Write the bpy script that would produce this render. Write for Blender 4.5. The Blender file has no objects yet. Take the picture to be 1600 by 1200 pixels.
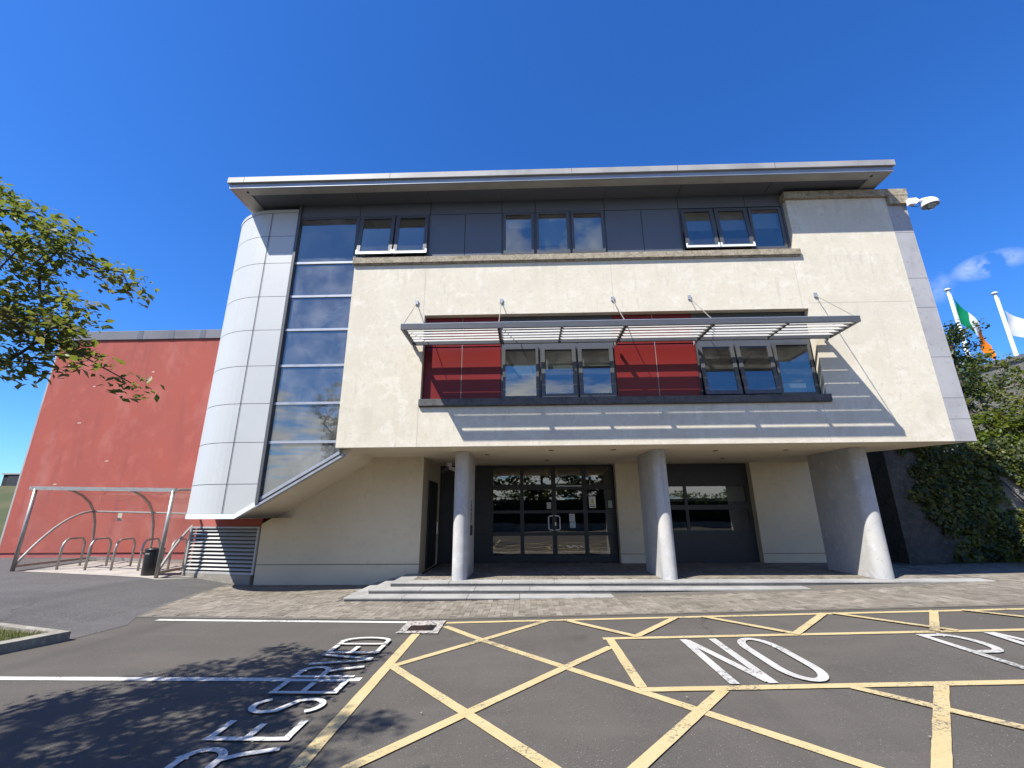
import bpy, bmesh, math, random
import numpy as np
from mathutils import Vector, Matrix
random.seed(7); RNG = np.random.default_rng(11)
S = bpy.context.scene
COL = S.collection
R = math.radians
SUN = Vector((1.13, 1.0, -2.02)).normalized()

# ------------------------------------------------------------------ materials
def new_mat(name):
    m = bpy.data.materials.new(name); m.use_nodes = True
    nt = m.node_tree; nt.nodes.clear()
    out = nt.nodes.new('ShaderNodeOutputMaterial')
    return m, nt, out
def N(nt, t, **kw):
    n = nt.nodes.new(t)
    for k, v in kw.items():
        if k.startswith('i_'):
            n.inputs[k[2:].replace('_', ' ')].default_value = v
        else: setattr(n, k, v)
    return n
def lk(nt, a, b): nt.links.new(a, b)
def c4(c): return (c[0], c[1], c[2], 1)
def noise(nt, vec, scale, detail=4, rough=.55, dim='3D'):
    n = N(nt, 'ShaderNodeTexNoise'); n.inputs['Scale'].default_value = scale
    n.inputs['Detail'].default_value = detail; n.inputs['Roughness'].default_value = rough
    if vec: lk(nt, vec, n.inputs['Vector'])
    return n
def ramp(nt, fac, stops):
    r = N(nt, 'ShaderNodeValToRGB')
    el = r.color_ramp.elements
    while len(el) < len(stops): el.new(.5)
    for e, (p, c) in zip(el, stops):
        e.position = p; e.color = c4(c) if not isinstance(c, (int, float)) else (c, c, c, 1)
    lk(nt, fac, r.inputs['Fac']); return r
def mixc(nt, fac, a, b, mode='MIX'):
    m = N(nt, 'ShaderNodeMix', data_type='RGBA', blend_type=mode)
    for s, v in ((m.inputs[0], fac), (m.inputs[6], a), (m.inputs[7], b)):
        if hasattr(v, 'links'): lk(nt, v, s)
        elif isinstance(v, (int, float)): s.default_value = v if s.type == 'VALUE' else (v, v, v, 1)
        else: s.default_value = c4(v)
    return m.outputs[2]
def surf(name, col, rough=.6, metal=0., layers=(), bump=(), spec=.5, coat=0., streak=()):
    """layers: (scale, lo, hi, colour) patches of another colour; bump: (scale, strength)."""
    m, nt, out = new_mat(name)
    b = N(nt, 'ShaderNodeBsdfPrincipled')
    b.inputs['Roughness'].default_value = rough; b.inputs['Metallic'].default_value = metal
    b.inputs['Specular IOR Level'].default_value = spec
    if coat: b.inputs['Coat Weight'].default_value = coat; b.inputs['Coat Roughness'].default_value = .05
    geo = N(nt, 'ShaderNodeNewGeometry'); pos = geo.outputs['Position']
    cur = col
    for sc, lo, hi, c in layers:
        vec = pos
        if isinstance(sc, tuple):
            mp = N(nt, 'ShaderNodeMapping'); mp.inputs['Scale'].default_value = sc; lk(nt, pos, mp.inputs['Vector']); vec = mp.outputs[0]; s = 1.
        else: s = sc
        n = noise(nt, vec, s, 5, .6)
        r = ramp(nt, n.outputs['Fac'], [(lo, 0.), (hi, 1.)])
        cur = mixc(nt, r.outputs[0], cur, c)
    if streak:
        sx = N(nt, 'ShaderNodeSeparateXYZ'); lk(nt, pos, sx.inputs[0])
        mp = N(nt, 'ShaderNodeMapping'); mp.inputs['Scale'].default_value = (5.5, 5.5, .55); lk(nt, pos, mp.inputs['Vector'])
        ns = noise(nt, mp.outputs[0], 1., 5, .65); rs = ramp(nt, ns.outputs['Fac'], [(.47, 0.), (.70, 1.)])
        for ztop, depth, amt, c in streak:
            mr = N(nt, 'ShaderNodeMapRange'); lk(nt, sx.outputs[2], mr.inputs[0]); mr.inputs[1].default_value = ztop - depth; mr.inputs[2].default_value = ztop; mr.inputs[3].default_value = 0.; mr.inputs[4].default_value = amt
            lt = N(nt, 'ShaderNodeMath', operation='LESS_THAN'); lk(nt, sx.outputs[2], lt.inputs[0]); lt.inputs[1].default_value = ztop + .001
            m1 = N(nt, 'ShaderNodeMath', operation='MULTIPLY'); lk(nt, mr.outputs[0], m1.inputs[0]); lk(nt, lt.outputs[0], m1.inputs[1])
            m2 = N(nt, 'ShaderNodeMath', operation='MULTIPLY'); lk(nt, m1.outputs[0], m2.inputs[0]); lk(nt, rs.outputs[0], m2.inputs[1])
            cur = mixc(nt, m2.outputs[0], cur, c)
    if hasattr(cur, 'links'): lk(nt, cur, b.inputs['Base Color'])
    else: b.inputs['Base Color'].default_value = c4(cur)
    prev = None
    for sc, st in bump:
        n = noise(nt, pos, sc, 4, .6)
        bp = N(nt, 'ShaderNodeBump'); bp.inputs['Strength'].default_value = st; bp.inputs['Distance'].default_value = .02
        lk(nt, n.outputs['Fac'], bp.inputs['Height'])
        if prev: lk(nt, prev, bp.inputs['Normal'])
        prev = bp.outputs[0]
    if prev: lk(nt, prev, b.inputs['Normal'])
    lk(nt, b.outputs[0], out.inputs[0]); return m
def glass_mat(name, refl, tint, fres=1.0, rough=0.0, haze=0.):
    m, nt, out = new_mat(name)
    tr = N(nt, 'ShaderNodeBsdfTransparent'); tr.inputs[0].default_value = c4(tint)
    gl = N(nt, 'ShaderNodeBsdfGlossy'); gl.inputs['Roughness'].default_value = rough
    gl.inputs['Color'].default_value = (1, .95, .86, 1)
    lw = N(nt, 'ShaderNodeLayerWeight'); lw.inputs['Blend'].default_value = .5
    f = N(nt, 'ShaderNodeMath', operation='POWER'); lk(nt, lw.outputs['Facing'], f.inputs[0]); f.inputs[1].default_value = 4.
    ma = N(nt, 'ShaderNodeMath', operation='MULTIPLY_ADD', use_clamp=True)
    lk(nt, f.outputs[0], ma.inputs[0]); ma.inputs[1].default_value = fres; ma.inputs[2].default_value = refl
    geo = N(nt, 'ShaderNodeNewGeometry')
    n = noise(nt, geo.outputs['Position'], 1.1, 1, .4)
    bp = N(nt, 'ShaderNodeBump'); bp.inputs['Strength'].default_value = .05; bp.inputs['Distance'].default_value = .05
    lk(nt, n.outputs['Fac'], bp.inputs['Height']); lk(nt, bp.outputs[0], gl.inputs['Normal'])
    mx = N(nt, 'ShaderNodeMixShader')
    lk(nt, ma.outputs[0], mx.inputs[0]); lk(nt, tr.outputs[0], mx.inputs[1]); lk(nt, gl.outputs[0], mx.inputs[2])
    last = mx.outputs[0]
    if haze:
        d = N(nt, 'ShaderNodeBsdfDiffuse'); d.inputs[0].default_value = (.75, .72, .7, 1)
        n2 = noise(nt, geo.outputs['Position'], 1.6, 6, .65)
        r = ramp(nt, n2.outputs['Fac'], [(.42, haze * .25), (.75, haze)])
        m2 = N(nt, 'ShaderNodeMixShader'); lk(nt, r.outputs[0], m2.inputs[0]); lk(nt, last, m2.inputs[1]); lk(nt, d.outputs[0], m2.inputs[2]); last = m2.outputs[0]
    lk(nt, last, out.inputs[0]); return m
def leaf_mat(name, cols, trans=.35, rough=.45):
    m, nt, out = new_mat(name)
    at = N(nt, 'ShaderNodeAttribute', attribute_name='var')
    r = ramp(nt, at.outputs['Fac'], [(i / (len(cols) - 1), c) for i, c in enumerate(cols)])
    b = N(nt, 'ShaderNodeBsdfPrincipled'); b.inputs['Roughness'].default_value = rough
    b.inputs['Specular IOR Level'].default_value = .35
    t = N(nt, 'ShaderNodeBsdfTranslucent')
    br = mixc(nt, .5, r.outputs[0], (.30, .36, .03))
    lk(nt, r.outputs[0], b.inputs['Base Color']); lk(nt, br, t.inputs[0])
    mx = N(nt, 'ShaderNodeMixShader'); mx.inputs[0].default_value = trans
    lk(nt, b.outputs[0], mx.inputs[1]); lk(nt, t.outputs[0], mx.inputs[2]); lk(nt, mx.outputs[0], out.inputs[0]); return m
def asphalt(name, col, speck, big, grit=95, bump=.5):
    m, nt, out = new_mat(name)
    b = N(nt, 'ShaderNodeBsdfPrincipled'); b.inputs['Roughness'].default_value = .85; b.inputs['Specular IOR Level'].default_value = .25
    pos = N(nt, 'ShaderNodeNewGeometry').outputs['Position']
    n1 = noise(nt, pos, grit, 4, .75); r1 = ramp(nt, n1.outputs['Fac'], [(.36, 0.), (.72, 1.)])
    c = mixc(nt, r1.outputs[0], tuple(x * .60 for x in col), tuple(x * 1.5 for x in col))
    v = N(nt, 'ShaderNodeTexVoronoi'); v.inputs['Scale'].default_value = 42; lk(nt, pos, v.inputs['Vector'])
    lt = N(nt, 'ShaderNodeMath', operation='LESS_THAN'); lt.inputs[1].default_value = .16; lk(nt, v.outputs['Distance'], lt.inputs[0])
    sep = N(nt, 'ShaderNodeSeparateColor'); lk(nt, v.outputs['Color'], sep.inputs[0])
    gt = N(nt, 'ShaderNodeMath', operation='GREATER_THAN'); gt.inputs[1].default_value = .72; lk(nt, sep.outputs[0], gt.inputs[0])
    mu = N(nt, 'ShaderNodeMath', operation='MULTIPLY'); lk(nt, lt.outputs[0], mu.inputs[0]); lk(nt, gt.outputs[0], mu.inputs[1])
    c = mixc(nt, mu.outputs[0], c, speck)
    n2 = noise(nt, pos, .7, 6, .62); r2 = ramp(nt, n2.outputs['Fac'], [(.35, 0.), (.7, 1.)])
    c = mixc(nt, r2.outputs[0], c, mixc(nt, .5, c, big))
    mp = N(nt, 'ShaderNodeMapping'); mp.inputs['Scale'].default_value = (.5, 2.2, 1); mp.inputs['Rotation'].default_value = (0, 0, .1); lk(nt, pos, mp.inputs[0])
    n3 = noise(nt, mp.outputs[0], 1.1, 4, .5); r3 = ramp(nt, n3.outputs['Fac'], [(.5, 0.), (.68, .4)])
    c = mixc(nt, r3.outputs[0], c, big)
    # oil spots, scuffs and hairline cracks
    vo = N(nt, 'ShaderNodeTexVoronoi'); vo.inputs['Scale'].default_value = .9; n4 = noise(nt, pos, 4, 4, .6)
    av = N(nt, 'ShaderNodeVectorMath', operation='MULTIPLY_ADD'); lk(nt, n4.outputs['Color'], av.inputs[0]); av.inputs[1].default_value = (.35, .35, 0); lk(nt, pos, av.inputs[2]); lk(nt, av.outputs[0], vo.inputs['Vector'])
    r4 = ramp(nt, vo.outputs['Distance'], [(.05, .42), (.17, 0.)]); sp4 = N(nt, 'ShaderNodeSeparateColor'); lk(nt, vo.outputs['Color'], sp4.inputs[0])
    g4 = N(nt, 'ShaderNodeMath', operation='GREATER_THAN'); lk(nt, sp4.outputs[1], g4.inputs[0]); g4.inputs[1].default_value = .6
    m4 = N(nt, 'ShaderNodeMath', operation='MULTIPLY'); lk(nt, r4.outputs[0], m4.inputs[0]); lk(nt, g4.outputs[0], m4.inputs[1])
    c = mixc(nt, m4.outputs[0], c, tuple(x * .5 for x in col))
    ve = N(nt, 'ShaderNodeTexVoronoi', feature='DISTANCE_TO_EDGE'); ve.inputs['Scale'].default_value = .33; lk(nt, av.outputs[0], ve.inputs['Vector'])
    r5 = ramp(nt, ve.outputs['Distance'], [(.0015, .75), (.0045, 0.)]); n5 = noise(nt, pos, .5, 2); r6 = ramp(nt, n5.outputs['Fac'], [(.52, 0.), (.6, 1.)])
    m5 = N(nt, 'ShaderNodeMath', operation='MULTIPLY'); lk(nt, r5.outputs[0], m5.inputs[0]); lk(nt, r6.outputs[0], m5.inputs[1])
    c = mixc(nt, m5.outputs[0], c, tuple(x * .35 for x in col))
    mp2 = N(nt, 'ShaderNodeMapping'); mp2.inputs['Scale'].default_value = (1.7, .18, 1); mp2.inputs['Rotation'].default_value = (0, 0, -.35); lk(nt, pos, mp2.inputs[0])
    n6 = noise(nt, mp2.outputs[0], 1., 5, .6); r7 = ramp(nt, n6.outputs['Fac'], [(.52, 0.), (.72, .5)])
    c = mixc(nt, r7.outputs[0], c, tuple(x * .72 for x in col))
    lk(nt, c, b.inputs['Base Color'])
    bp = N(nt, 'ShaderNodeBump'); bp.inputs['Strength'].default_value = bump; bp.inputs['Distance'].default_value = .006 * 95 / grit
    lk(nt, n1.outputs['Fac'], bp.inputs['Height']); lk(nt, bp.outputs[0], b.inputs['Normal'])
    lk(nt, b.outputs[0], out.inputs[0]); return m
def paint(name, col, wear, amount=.5):
    m, nt, out = new_mat(name)
    b = N(nt, 'ShaderNodeBsdfPrincipled'); b.inputs['Roughness'].default_value = .7; b.inputs['Specular IOR Level'].default_value = .3
    pos = N(nt, 'ShaderNodeNewGeometry').outputs['Position']
    n1 = noise(nt, pos, 3.2, 7, .7); r1 = ramp(nt, n1.outputs['Fac'], [(.44, 0.), (.74, amount)])
    c = mixc(nt, r1.outputs[0], col, wear)
    n2 = noise(nt, pos, 60, 3, .7); r2 = ramp(nt, n2.outputs['Fac'], [(.56, 0.), (.76, amount)])
    c = mixc(nt, r2.outputs[0], c, tuple(x * .3 for x in col))
    n4 = noise(nt, pos, 1.1, 6, .7); n5 = noise(nt, pos, 38, 4, .75)
    ad = N(nt, 'ShaderNodeMath', operation='MULTIPLY'); lk(nt, n4.outputs['Fac'], ad.inputs[0]); lk(nt, n5.outputs['Fac'], ad.inputs[1])
    r4 = ramp(nt, ad.outputs[0], [(.295, 0.), (.345, .85)]); c = mixc(nt, r4.outputs[0], c, (.085, .08, .073))
    lk(nt, c, b.inputs['Base Color'])
    bp = N(nt, 'ShaderNodeBump'); bp.inputs['Strength'].default_value = .35; bp.inputs['Distance'].default_value = .005
    n3 = noise(nt, pos, 95, 3, .7); lk(nt, n3.outputs['Fac'], bp.inputs['Height']); lk(nt, bp.outputs[0], b.inputs['Normal'])
    lk(nt, b.outputs[0], out.inputs[0]); return m
def attr_mat(name, cols, rough=.8, bump=40):
    m, nt, out = new_mat(name)
    at = N(nt, 'ShaderNodeAttribute', attribute_name='var')
    r = ramp(nt, at.outputs['Fac'], [(i / (len(cols) - 1), c) for i, c in enumerate(cols)])
    b = N(nt, 'ShaderNodeBsdfPrincipled'); b.inputs['Roughness'].default_value = rough; b.inputs['Specular IOR Level'].default_value = .25
    pos = N(nt, 'ShaderNodeNewGeometry').outputs['Position']
    n1 = noise(nt, pos, 1.3, 6, .65); r1 = ramp(nt, n1.outputs['Fac'], [(.4, 0.), (.72, .6)])
    c = mixc(nt, r1.outputs[0], r.outputs[0], tuple(x * .6 for x in cols[0]))
    n2 = noise(nt, pos, bump, 4, .7); r2 = ramp(nt, n2.outputs['Fac'], [(.35, .75), (.7, 1.15)])
    c = mixc(nt, 1., c, r2.outputs[0], 'MULTIPLY')
    lk(nt, c, b.inputs['Base Color'])
    bp = N(nt, 'ShaderNodeBump'); bp.inputs['Strength'].default_value = .4; bp.inputs['Distance'].default_value = .008
    lk(nt, n2.outputs['Fac'], bp.inputs['Height']); lk(nt, bp.outputs[0], b.inputs['Normal'])
    lk(nt, b.outputs[0], out.inputs[0]); return m
def plain(name, col, rough=.5, metal=0., **k): return surf(name, col, rough, metal, **k)

M = {}
M['render'] = surf('cream_render', (.60, .55, .44), .9, 0, [(1.6, .42, .66, (.56, .51, .40)), (4.2, .50, .66, (.64, .595, .49)), (.9, .52, .70, (.55, .50, .40)), (9, .54, .7, (.54, .49, .39)), ((9., 9., 1.3), .60, .78, (.46, .42, .35)), (16, .60, .75, (.48, .43, .34))], [(30, .25), (5, .12)], spec=.2, streak=[(7.30, 1.0, .38, (.44, .40, .32)), (3.80, .8, .4, (.42, .38, .30)), (8.83, .9, .45, (.40, .36, .29)), (3.25, .32, .4, (.46, .41, .33))])
M['render_low'] = surf('cream_render_ground_floor', (.62, .54, .385), .9, 0, [(.8, .4, .7, (.56, .485, .35)), (6, .55, .75, (.53, .465, .34))], [(40, .15)], spec=.2, streak=[(2.93, 1.2, .35, (.46, .40, .31))])
M['soffit'] = surf('cream_soffit', (.64, .55, .41), .9, 0, [(.9, .4, .7, (.57, .49, .37))], [(30, .1)], spec=.2)
M['strip'] = surf('grey_corner_stone', (.36, .355, .36), .7, 0, [(1.4, .45, .68, (.30, .297, .30)), (9, .58, .72, (.26, .25, .25)), ((5, 5, .8), .6, .8, (.25, .25, .25))], [(40, .1)], spec=.3)
M['sill'] = surf('weathered_stone_sill', (.32, .275, .205), .9, 0, [(7, .42, .62, (.21, .18, .13)), (22, .5, .65, (.42, .37, .27)), (3, .6, .72, (.12, .12, .05))], [(60, .4)], spec=.2)
M['sill_dark'] = surf('dark_stone_sill', (.085, .082, .08), .75, 0, [(6, .45, .65, (.05, .05, .05)), (25, .55, .7, (.13, .12, .11))], [(60, .2)])
M['clad'] = surf('dark_grey_cladding', (.112, .122, .138), .45, .1, [(.7, .4, .7, (.098, .107, .122))], spec=.4)
M['frame'] = surf('dark_grey_frame', (.085, .088, .094), .42, .1, [(5, .5, .7, (.072, .075, .08))], spec=.4)
M['frame_dark'] = surf('charcoal_frame', (.036, .038, .040), .45, .0, [(5, .5, .7, (.030, .032, .034))], spec=.35)
M['frame_light'] = surf('grey_metal_trim', (.36, .38, .41), .4, .35, [(4, .5, .7, (.29, .30, .33))])
M['joint'] = plain('dark_joint', (.03, .032, .036), .8)
M['joint_grey'] = plain('grey_joint', (.17, .17, .175), .8)
M['joint_pale'] = plain('pale_joint', (.46, .42, .34), .9)
M['silver'] = surf('pale_grey_panel', (.455, .462, .445), .45, .05, [(.45, .35, .7, (.42, .432, .42)), (2.5, .55, .8, (.47, .478, .46)), ((7., 7., .35), .56, .74, (.43, .435, .41))], [(1.3, .06)], spec=.45, streak=[(8.97, 1.6, .35, (.40, .40, .37))])
M['silver_trim'] = plain('white_trim', (.72, .75, .77), .4, .1)
M['fascia'] = surf('pale_roof_fascia', (.345, .335, .315), .5, .0, [(1.1, .42, .66, (.26, .253, .24)), ((6, 6, 1), .6, .75, (.38, .36, .34))])
M['gutter'] = surf('grey_gutter', (.33, .35, .38), .4, .3, [(1.2, .45, .7, (.26, .27, .29))])
M['roof_soffit'] = surf('metal_roof_soffit', (.40, .385, .355), .5, .2, [(1.3, .4, .7, (.32, .30, .275))])
M['roof_top'] = plain('roof_membrane', (.2, .2, .2), .9)
M['redpanel'] = surf('glossy_red_panel', (.170, .019, .017), .33, 0, [(.6, .4, .7, (.15, .017, .015))], spec=.2)
M['redwall'] = surf('red_render', (.345, .092, .070), .9, 0, [(.55, .42, .68, (.305, .086, .07)), (2.2, .5, .68, (.37, .108, .082)), (6, .60, .74, (.31, .10, .085)), ((3., 3., .35), .54, .72, (.28, .082, .07)), ((.9, .9, .5), .55, .75, (.385, .145, .12))], [(35, .2)], spec=.15, streak=[(7.65, 2.2, .55, (.25, .08, .068))])
M['redplinth'] = surf('red_plinth', (.33, .09, .085), .9, 0, [(3, .5, .7, (.27, .09, .085))], [(35, .2)])
M['parapet'] = surf('grey_parapet', (.135, .135, .145), .55, .1, [(1., .45, .65, (.105, .105, .112))])
M['concrete'] = surf('smooth_concrete', (.43, .418, .39), .8, 0, [(1.3, .42, .68, (.34, .345, .35)), (5, .55, .7, (.47, .47, .47)), (14, .62, .72, (.27, .27, .27)), ((6, 6, .7), .58, .75, (.31, .31, .31))], [(20, .12)], spec=.25)
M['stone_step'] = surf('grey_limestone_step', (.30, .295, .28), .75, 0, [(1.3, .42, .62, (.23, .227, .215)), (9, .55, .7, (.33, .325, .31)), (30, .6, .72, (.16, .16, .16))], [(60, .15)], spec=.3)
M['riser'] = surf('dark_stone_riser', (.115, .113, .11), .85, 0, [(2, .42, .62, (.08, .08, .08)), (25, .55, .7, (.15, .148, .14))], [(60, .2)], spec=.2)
M['louvre'] = surf('grey_louvre', (.36, .36, .345), .5, .05, [(5, .45, .7, (.31, .31, .30))])
M['slab'] = surf('pale_concrete_slab', (.34, .31, .27), .9, 0, [(2, .4, .65, (.25, .23, .20)), (14, .5, .7, (.38, .35, .31))], [(60, .3)])
M['kerb'] = surf('concrete_kerb', (.26, .24, .20), .9, 0, [(3, .4, .65, (.18, .165, .135)), (20, .55, .7, (.32, .30, .26))], [(60, .4)])
M['asphalt'] = asphalt('car_park_asphalt', (.076, .069, .060), (.25, .23, .205), (.102, .092, .079))
M['tarmac'] = asphalt('old_grey_tarmac', (.086, .083, .080), (.32, .31, .30), (.115, .110, .104), 34, .9)
M['bed'] = surf('paving_joint_sand', (.10, .09, .074), .95, 0, [(5, .4, .7, (.13, .116, .094)), (30, .5, .7, (.07, .063, .05))])
M['brick'] = attr_mat('block_paving', [(.15, .13, .10), (.20, .176, .142), (.235, .208, .17), (.28, .25, .21)])
M['yellow'] = paint('yellow_road_paint', (.43, .345, .185), (.37, .275, .125), .7)
M['white'] = paint('white_road_paint', (.42, .41, .385), (.27, .26, .245), .7)
M['white_bright'] = paint('bright_white_road_paint', (.54, .53, .49), (.40, .385, .36), .5)
M['galv'] = surf('galvanised_steel', (.34, .32, .29), .45, .55, [(9, .4, .7, (.26, .245, .225))])
M['poly'] = glass_mat('clear_polycarbonate', .03, (.96, .95, .94), .5, .04, .05)
M['poly_end'] = glass_mat('scratched_polycarbonate', .03, (.95, .94, .93), .5, .06, .16)
M['glass'] = glass_mat('tinted_window_glass', .17, (.66, .70, .69), .9, 0., .05)
M['glass_stair'] = glass_mat('stair_glass', .16, (.52, .58, .60), .9, 0., .17)  # haze mixes in a pale veil standing in for stairwell interior light
M['glass_dark'] = glass_mat('entrance_glass', .12, (.60, .63, .62), .8)
M['black'] = plain('black_plastic', (.012, .012, .013), .35)
M['white_plastic'] = plain('white_plastic', (.75, .76, .76), .35)
M['chrome'] = plain('brushed_steel', (.62, .62, .6), .25, .9)
M['inner'] = surf('interior_plaster', (.34, .34, .33), .9)
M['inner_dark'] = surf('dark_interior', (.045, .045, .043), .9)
M['ceiling'] = surf('ceiling_tile', (.5, .5, .48), .9)
M['blind'] = surf('pale_roller_blind', (.58, .61, .59), .85)
M['stair'] = surf('pale_stair', (.34, .36, .38), .7)
M['bark'] = surf('dark_bark', (.055, .042, .036), .9, 0, [(9, .4, .7, (.09, .075, .06))], [(40, .5)])
M['bark_pale'] = surf('pale_bark', (.16, .14, .11), .9, 0, [(9, .4, .7, (.10, .085, .07))], [(40, .5)])
M['leaf'] = leaf_mat('tree_leaf', [(.022, .036, .020), (.05, .07, .028), (.085, .105, .028), (.15, .16, .036), (.22, .14, .08)], .42)
M['leaf_dark'] = leaf_mat('dark_leaf', [(.012, .022, .010), (.022, .042, .014), (.042, .07, .02), (.06, .09, .025)], .25)
M['leaf_bright'] = leaf_mat('bright_leaf', [(.03, .055, .012), (.055, .09, .016), (.09, .13, .02), (.14, .17, .025)], .4)
M['ivy'] = leaf_mat('ivy_leaf', [(.014, .024, .008), (.034, .048, .011), (.085, .10, .014), (.18, .168, .022)], .3)
M['grass'] = leaf_mat('grass_blade', [(.055, .07, .016), (.085, .10, .02), (.12, .13, .03), (.17, .16, .05)], .3, .6)
M['turf'] = surf('turf', (.042, .056, .010), .95, 0, [(1.5, .4, .7, (.056, .06, .014)), (30, .45, .7, (.028, .038, .008)), (.25, .45, .65, (.072, .066, .022))], [(50, .6)])
M['rubble'] = None
M['iron'] = surf('rusty_iron', (.045, .018, .014), .7, .4, [(20, .45, .7, (.12, .035, .022))])
M['terrazzo'] = None
M['dark_wall'] = surf('dark_shade_wall', (.02, .02, .02), .95)  # near-black: passage shade put into the colour; also the dark shed wall
M['shade_dark_stone'] = surf('shade_dark_stone', (.075, .072, .066), .9, 0, [(2.5, .4, .65, (.05, .05, .044)), (9, .5, .7, (.10, .095, .085))], [(7, .8), (30, .4)], spec=.15)  # darker stone for the wall's left end, its shade put into the colour
M['hedge_core'] = surf('shaded_stems', (.012, .016, .008), .95)

def rubble_mat():
    m, nt, out = new_mat('rubble_stone')
    b = N(nt, 'ShaderNodeBsdfPrincipled'); b.inputs['Roughness'].default_value = .92
    pos = N(nt, 'ShaderNodeNewGeometry').outputs['Position']
    mp = N(nt, 'ShaderNodeMapping'); mp.inputs['Scale'].default_value = (2.6, 2.6, 5.0); lk(nt, pos, mp.inputs[0])
    nz = noise(nt, pos, 3, 3); ad = N(nt, 'ShaderNodeVectorMath', operation='MULTIPLY_ADD')
    lk(nt, nz.outputs['Color'], ad.inputs[0]); ad.inputs[1].default_value = (.5, .5, .5); lk(nt, mp.outputs[0], ad.inputs[2])
    v = N(nt, 'ShaderNodeTexVoronoi', feature='DISTANCE_TO_EDGE'); lk(nt, ad.outputs[0], v.inputs['Vector'])
    v2 = N(nt, 'ShaderNodeTexVoronoi'); lk(nt, ad.outputs[0], v2.inputs['Vector'])
    sep = N(nt, 'ShaderNodeSeparateColor'); lk(nt, v2.outputs['Color'], sep.inputs[0])
    c = ramp(nt, sep.outputs[0], [(0, (.11, .105, .097)), (.5, (.16, .152, .138)), (1, (.23, .215, .195))]).outputs[0]
    e = ramp(nt, v.outputs['Distance'], [(.0, 1.), (.08, 0.)])
    c = mixc(nt, e.outputs[0], c, (.15, .14, .12))
    n2 = noise(nt, pos, 2.2, 6, .65); r2 = ramp(nt, n2.outputs['Fac'], [(.45, 0.), (.7, .7)]); c = mixc(nt, r2.outputs[0], c, (.11, .11, .10))
    lk(nt, c, b.inputs['Base Color'])
    bp = N(nt, 'ShaderNodeBump'); bp.inputs['Strength'].default_value = .8; bp.inputs['Distance'].default_value = .03
    lk(nt, v.outputs['Distance'], bp.inputs['Height']); lk(nt, bp.outputs[0], b.inputs['Normal'])
    lk(nt, b.outputs[0], out.inputs[0]); return m
M['rubble'] = rubble_mat()
def terrazzo_mat():
    m, nt, out = new_mat('exposed_aggregate')
    b = N(nt, 'ShaderNodeBsdfPrincipled'); b.inputs['Roughness'].default_value = .85
    pos = N(nt, 'ShaderNodeNewGeometry').outputs['Position']
    v = N(nt, 'ShaderNodeTexVoronoi'); v.inputs['Scale'].default_value = 38; lk(nt, pos, v.inputs['Vector'])
    sep = N(nt, 'ShaderNodeSeparateColor'); lk(nt, v.outputs['Color'], sep.inputs[0])
    c = ramp(nt, sep.outputs[0], [(0, (.06, .055, .05)), (.18, (.07, .06, .06)), (.24, (.26, .245, .22)), (1, (.36, .33, .30))])
    lk(nt, c.outputs[0], b.inputs['Base Color']); lk(nt, b.outputs[0], out.inputs[0]); return m
M['terrazzo'] = terrazzo_mat()

# ------------------------------------------------------------------ object helpers
def wloc(o):
    v = Vector((0, 0, 0))
    while o: v += o.location; o = o.parent
    return v
def tag(o, label=None, cat=None, group=None, kind=None):
    if label: o['label'] = label
    if cat: o['category'] = cat
    if group: o['group'] = group
    if kind: o['kind'] = kind
    return o
def thing(name, loc, label, cat, group=None):
    o = bpy.data.objects.new(name, None); COL.objects.link(o); o.location = loc; o.empty_display_size = .2
    return tag(o, label, cat, group)
def finish(name, me, mat, parent=None, loc=None, smooth=False):
    off = wloc(parent) if parent else Vector(loc or (0, 0, 0))
    if off.length: me.transform(Matrix.Translation(-off))
    mats = mat if isinstance(mat, (list, tuple)) else [mat]
    for m in mats: me.materials.append(m)
    if smooth: me.polygons.foreach_set('use_smooth', [True] * len(me.polygons))
    o = bpy.data.objects.new(name, me); COL.objects.link(o)
    if parent: o.parent = parent
    else: o.location = off
    me.update(); return o
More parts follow.
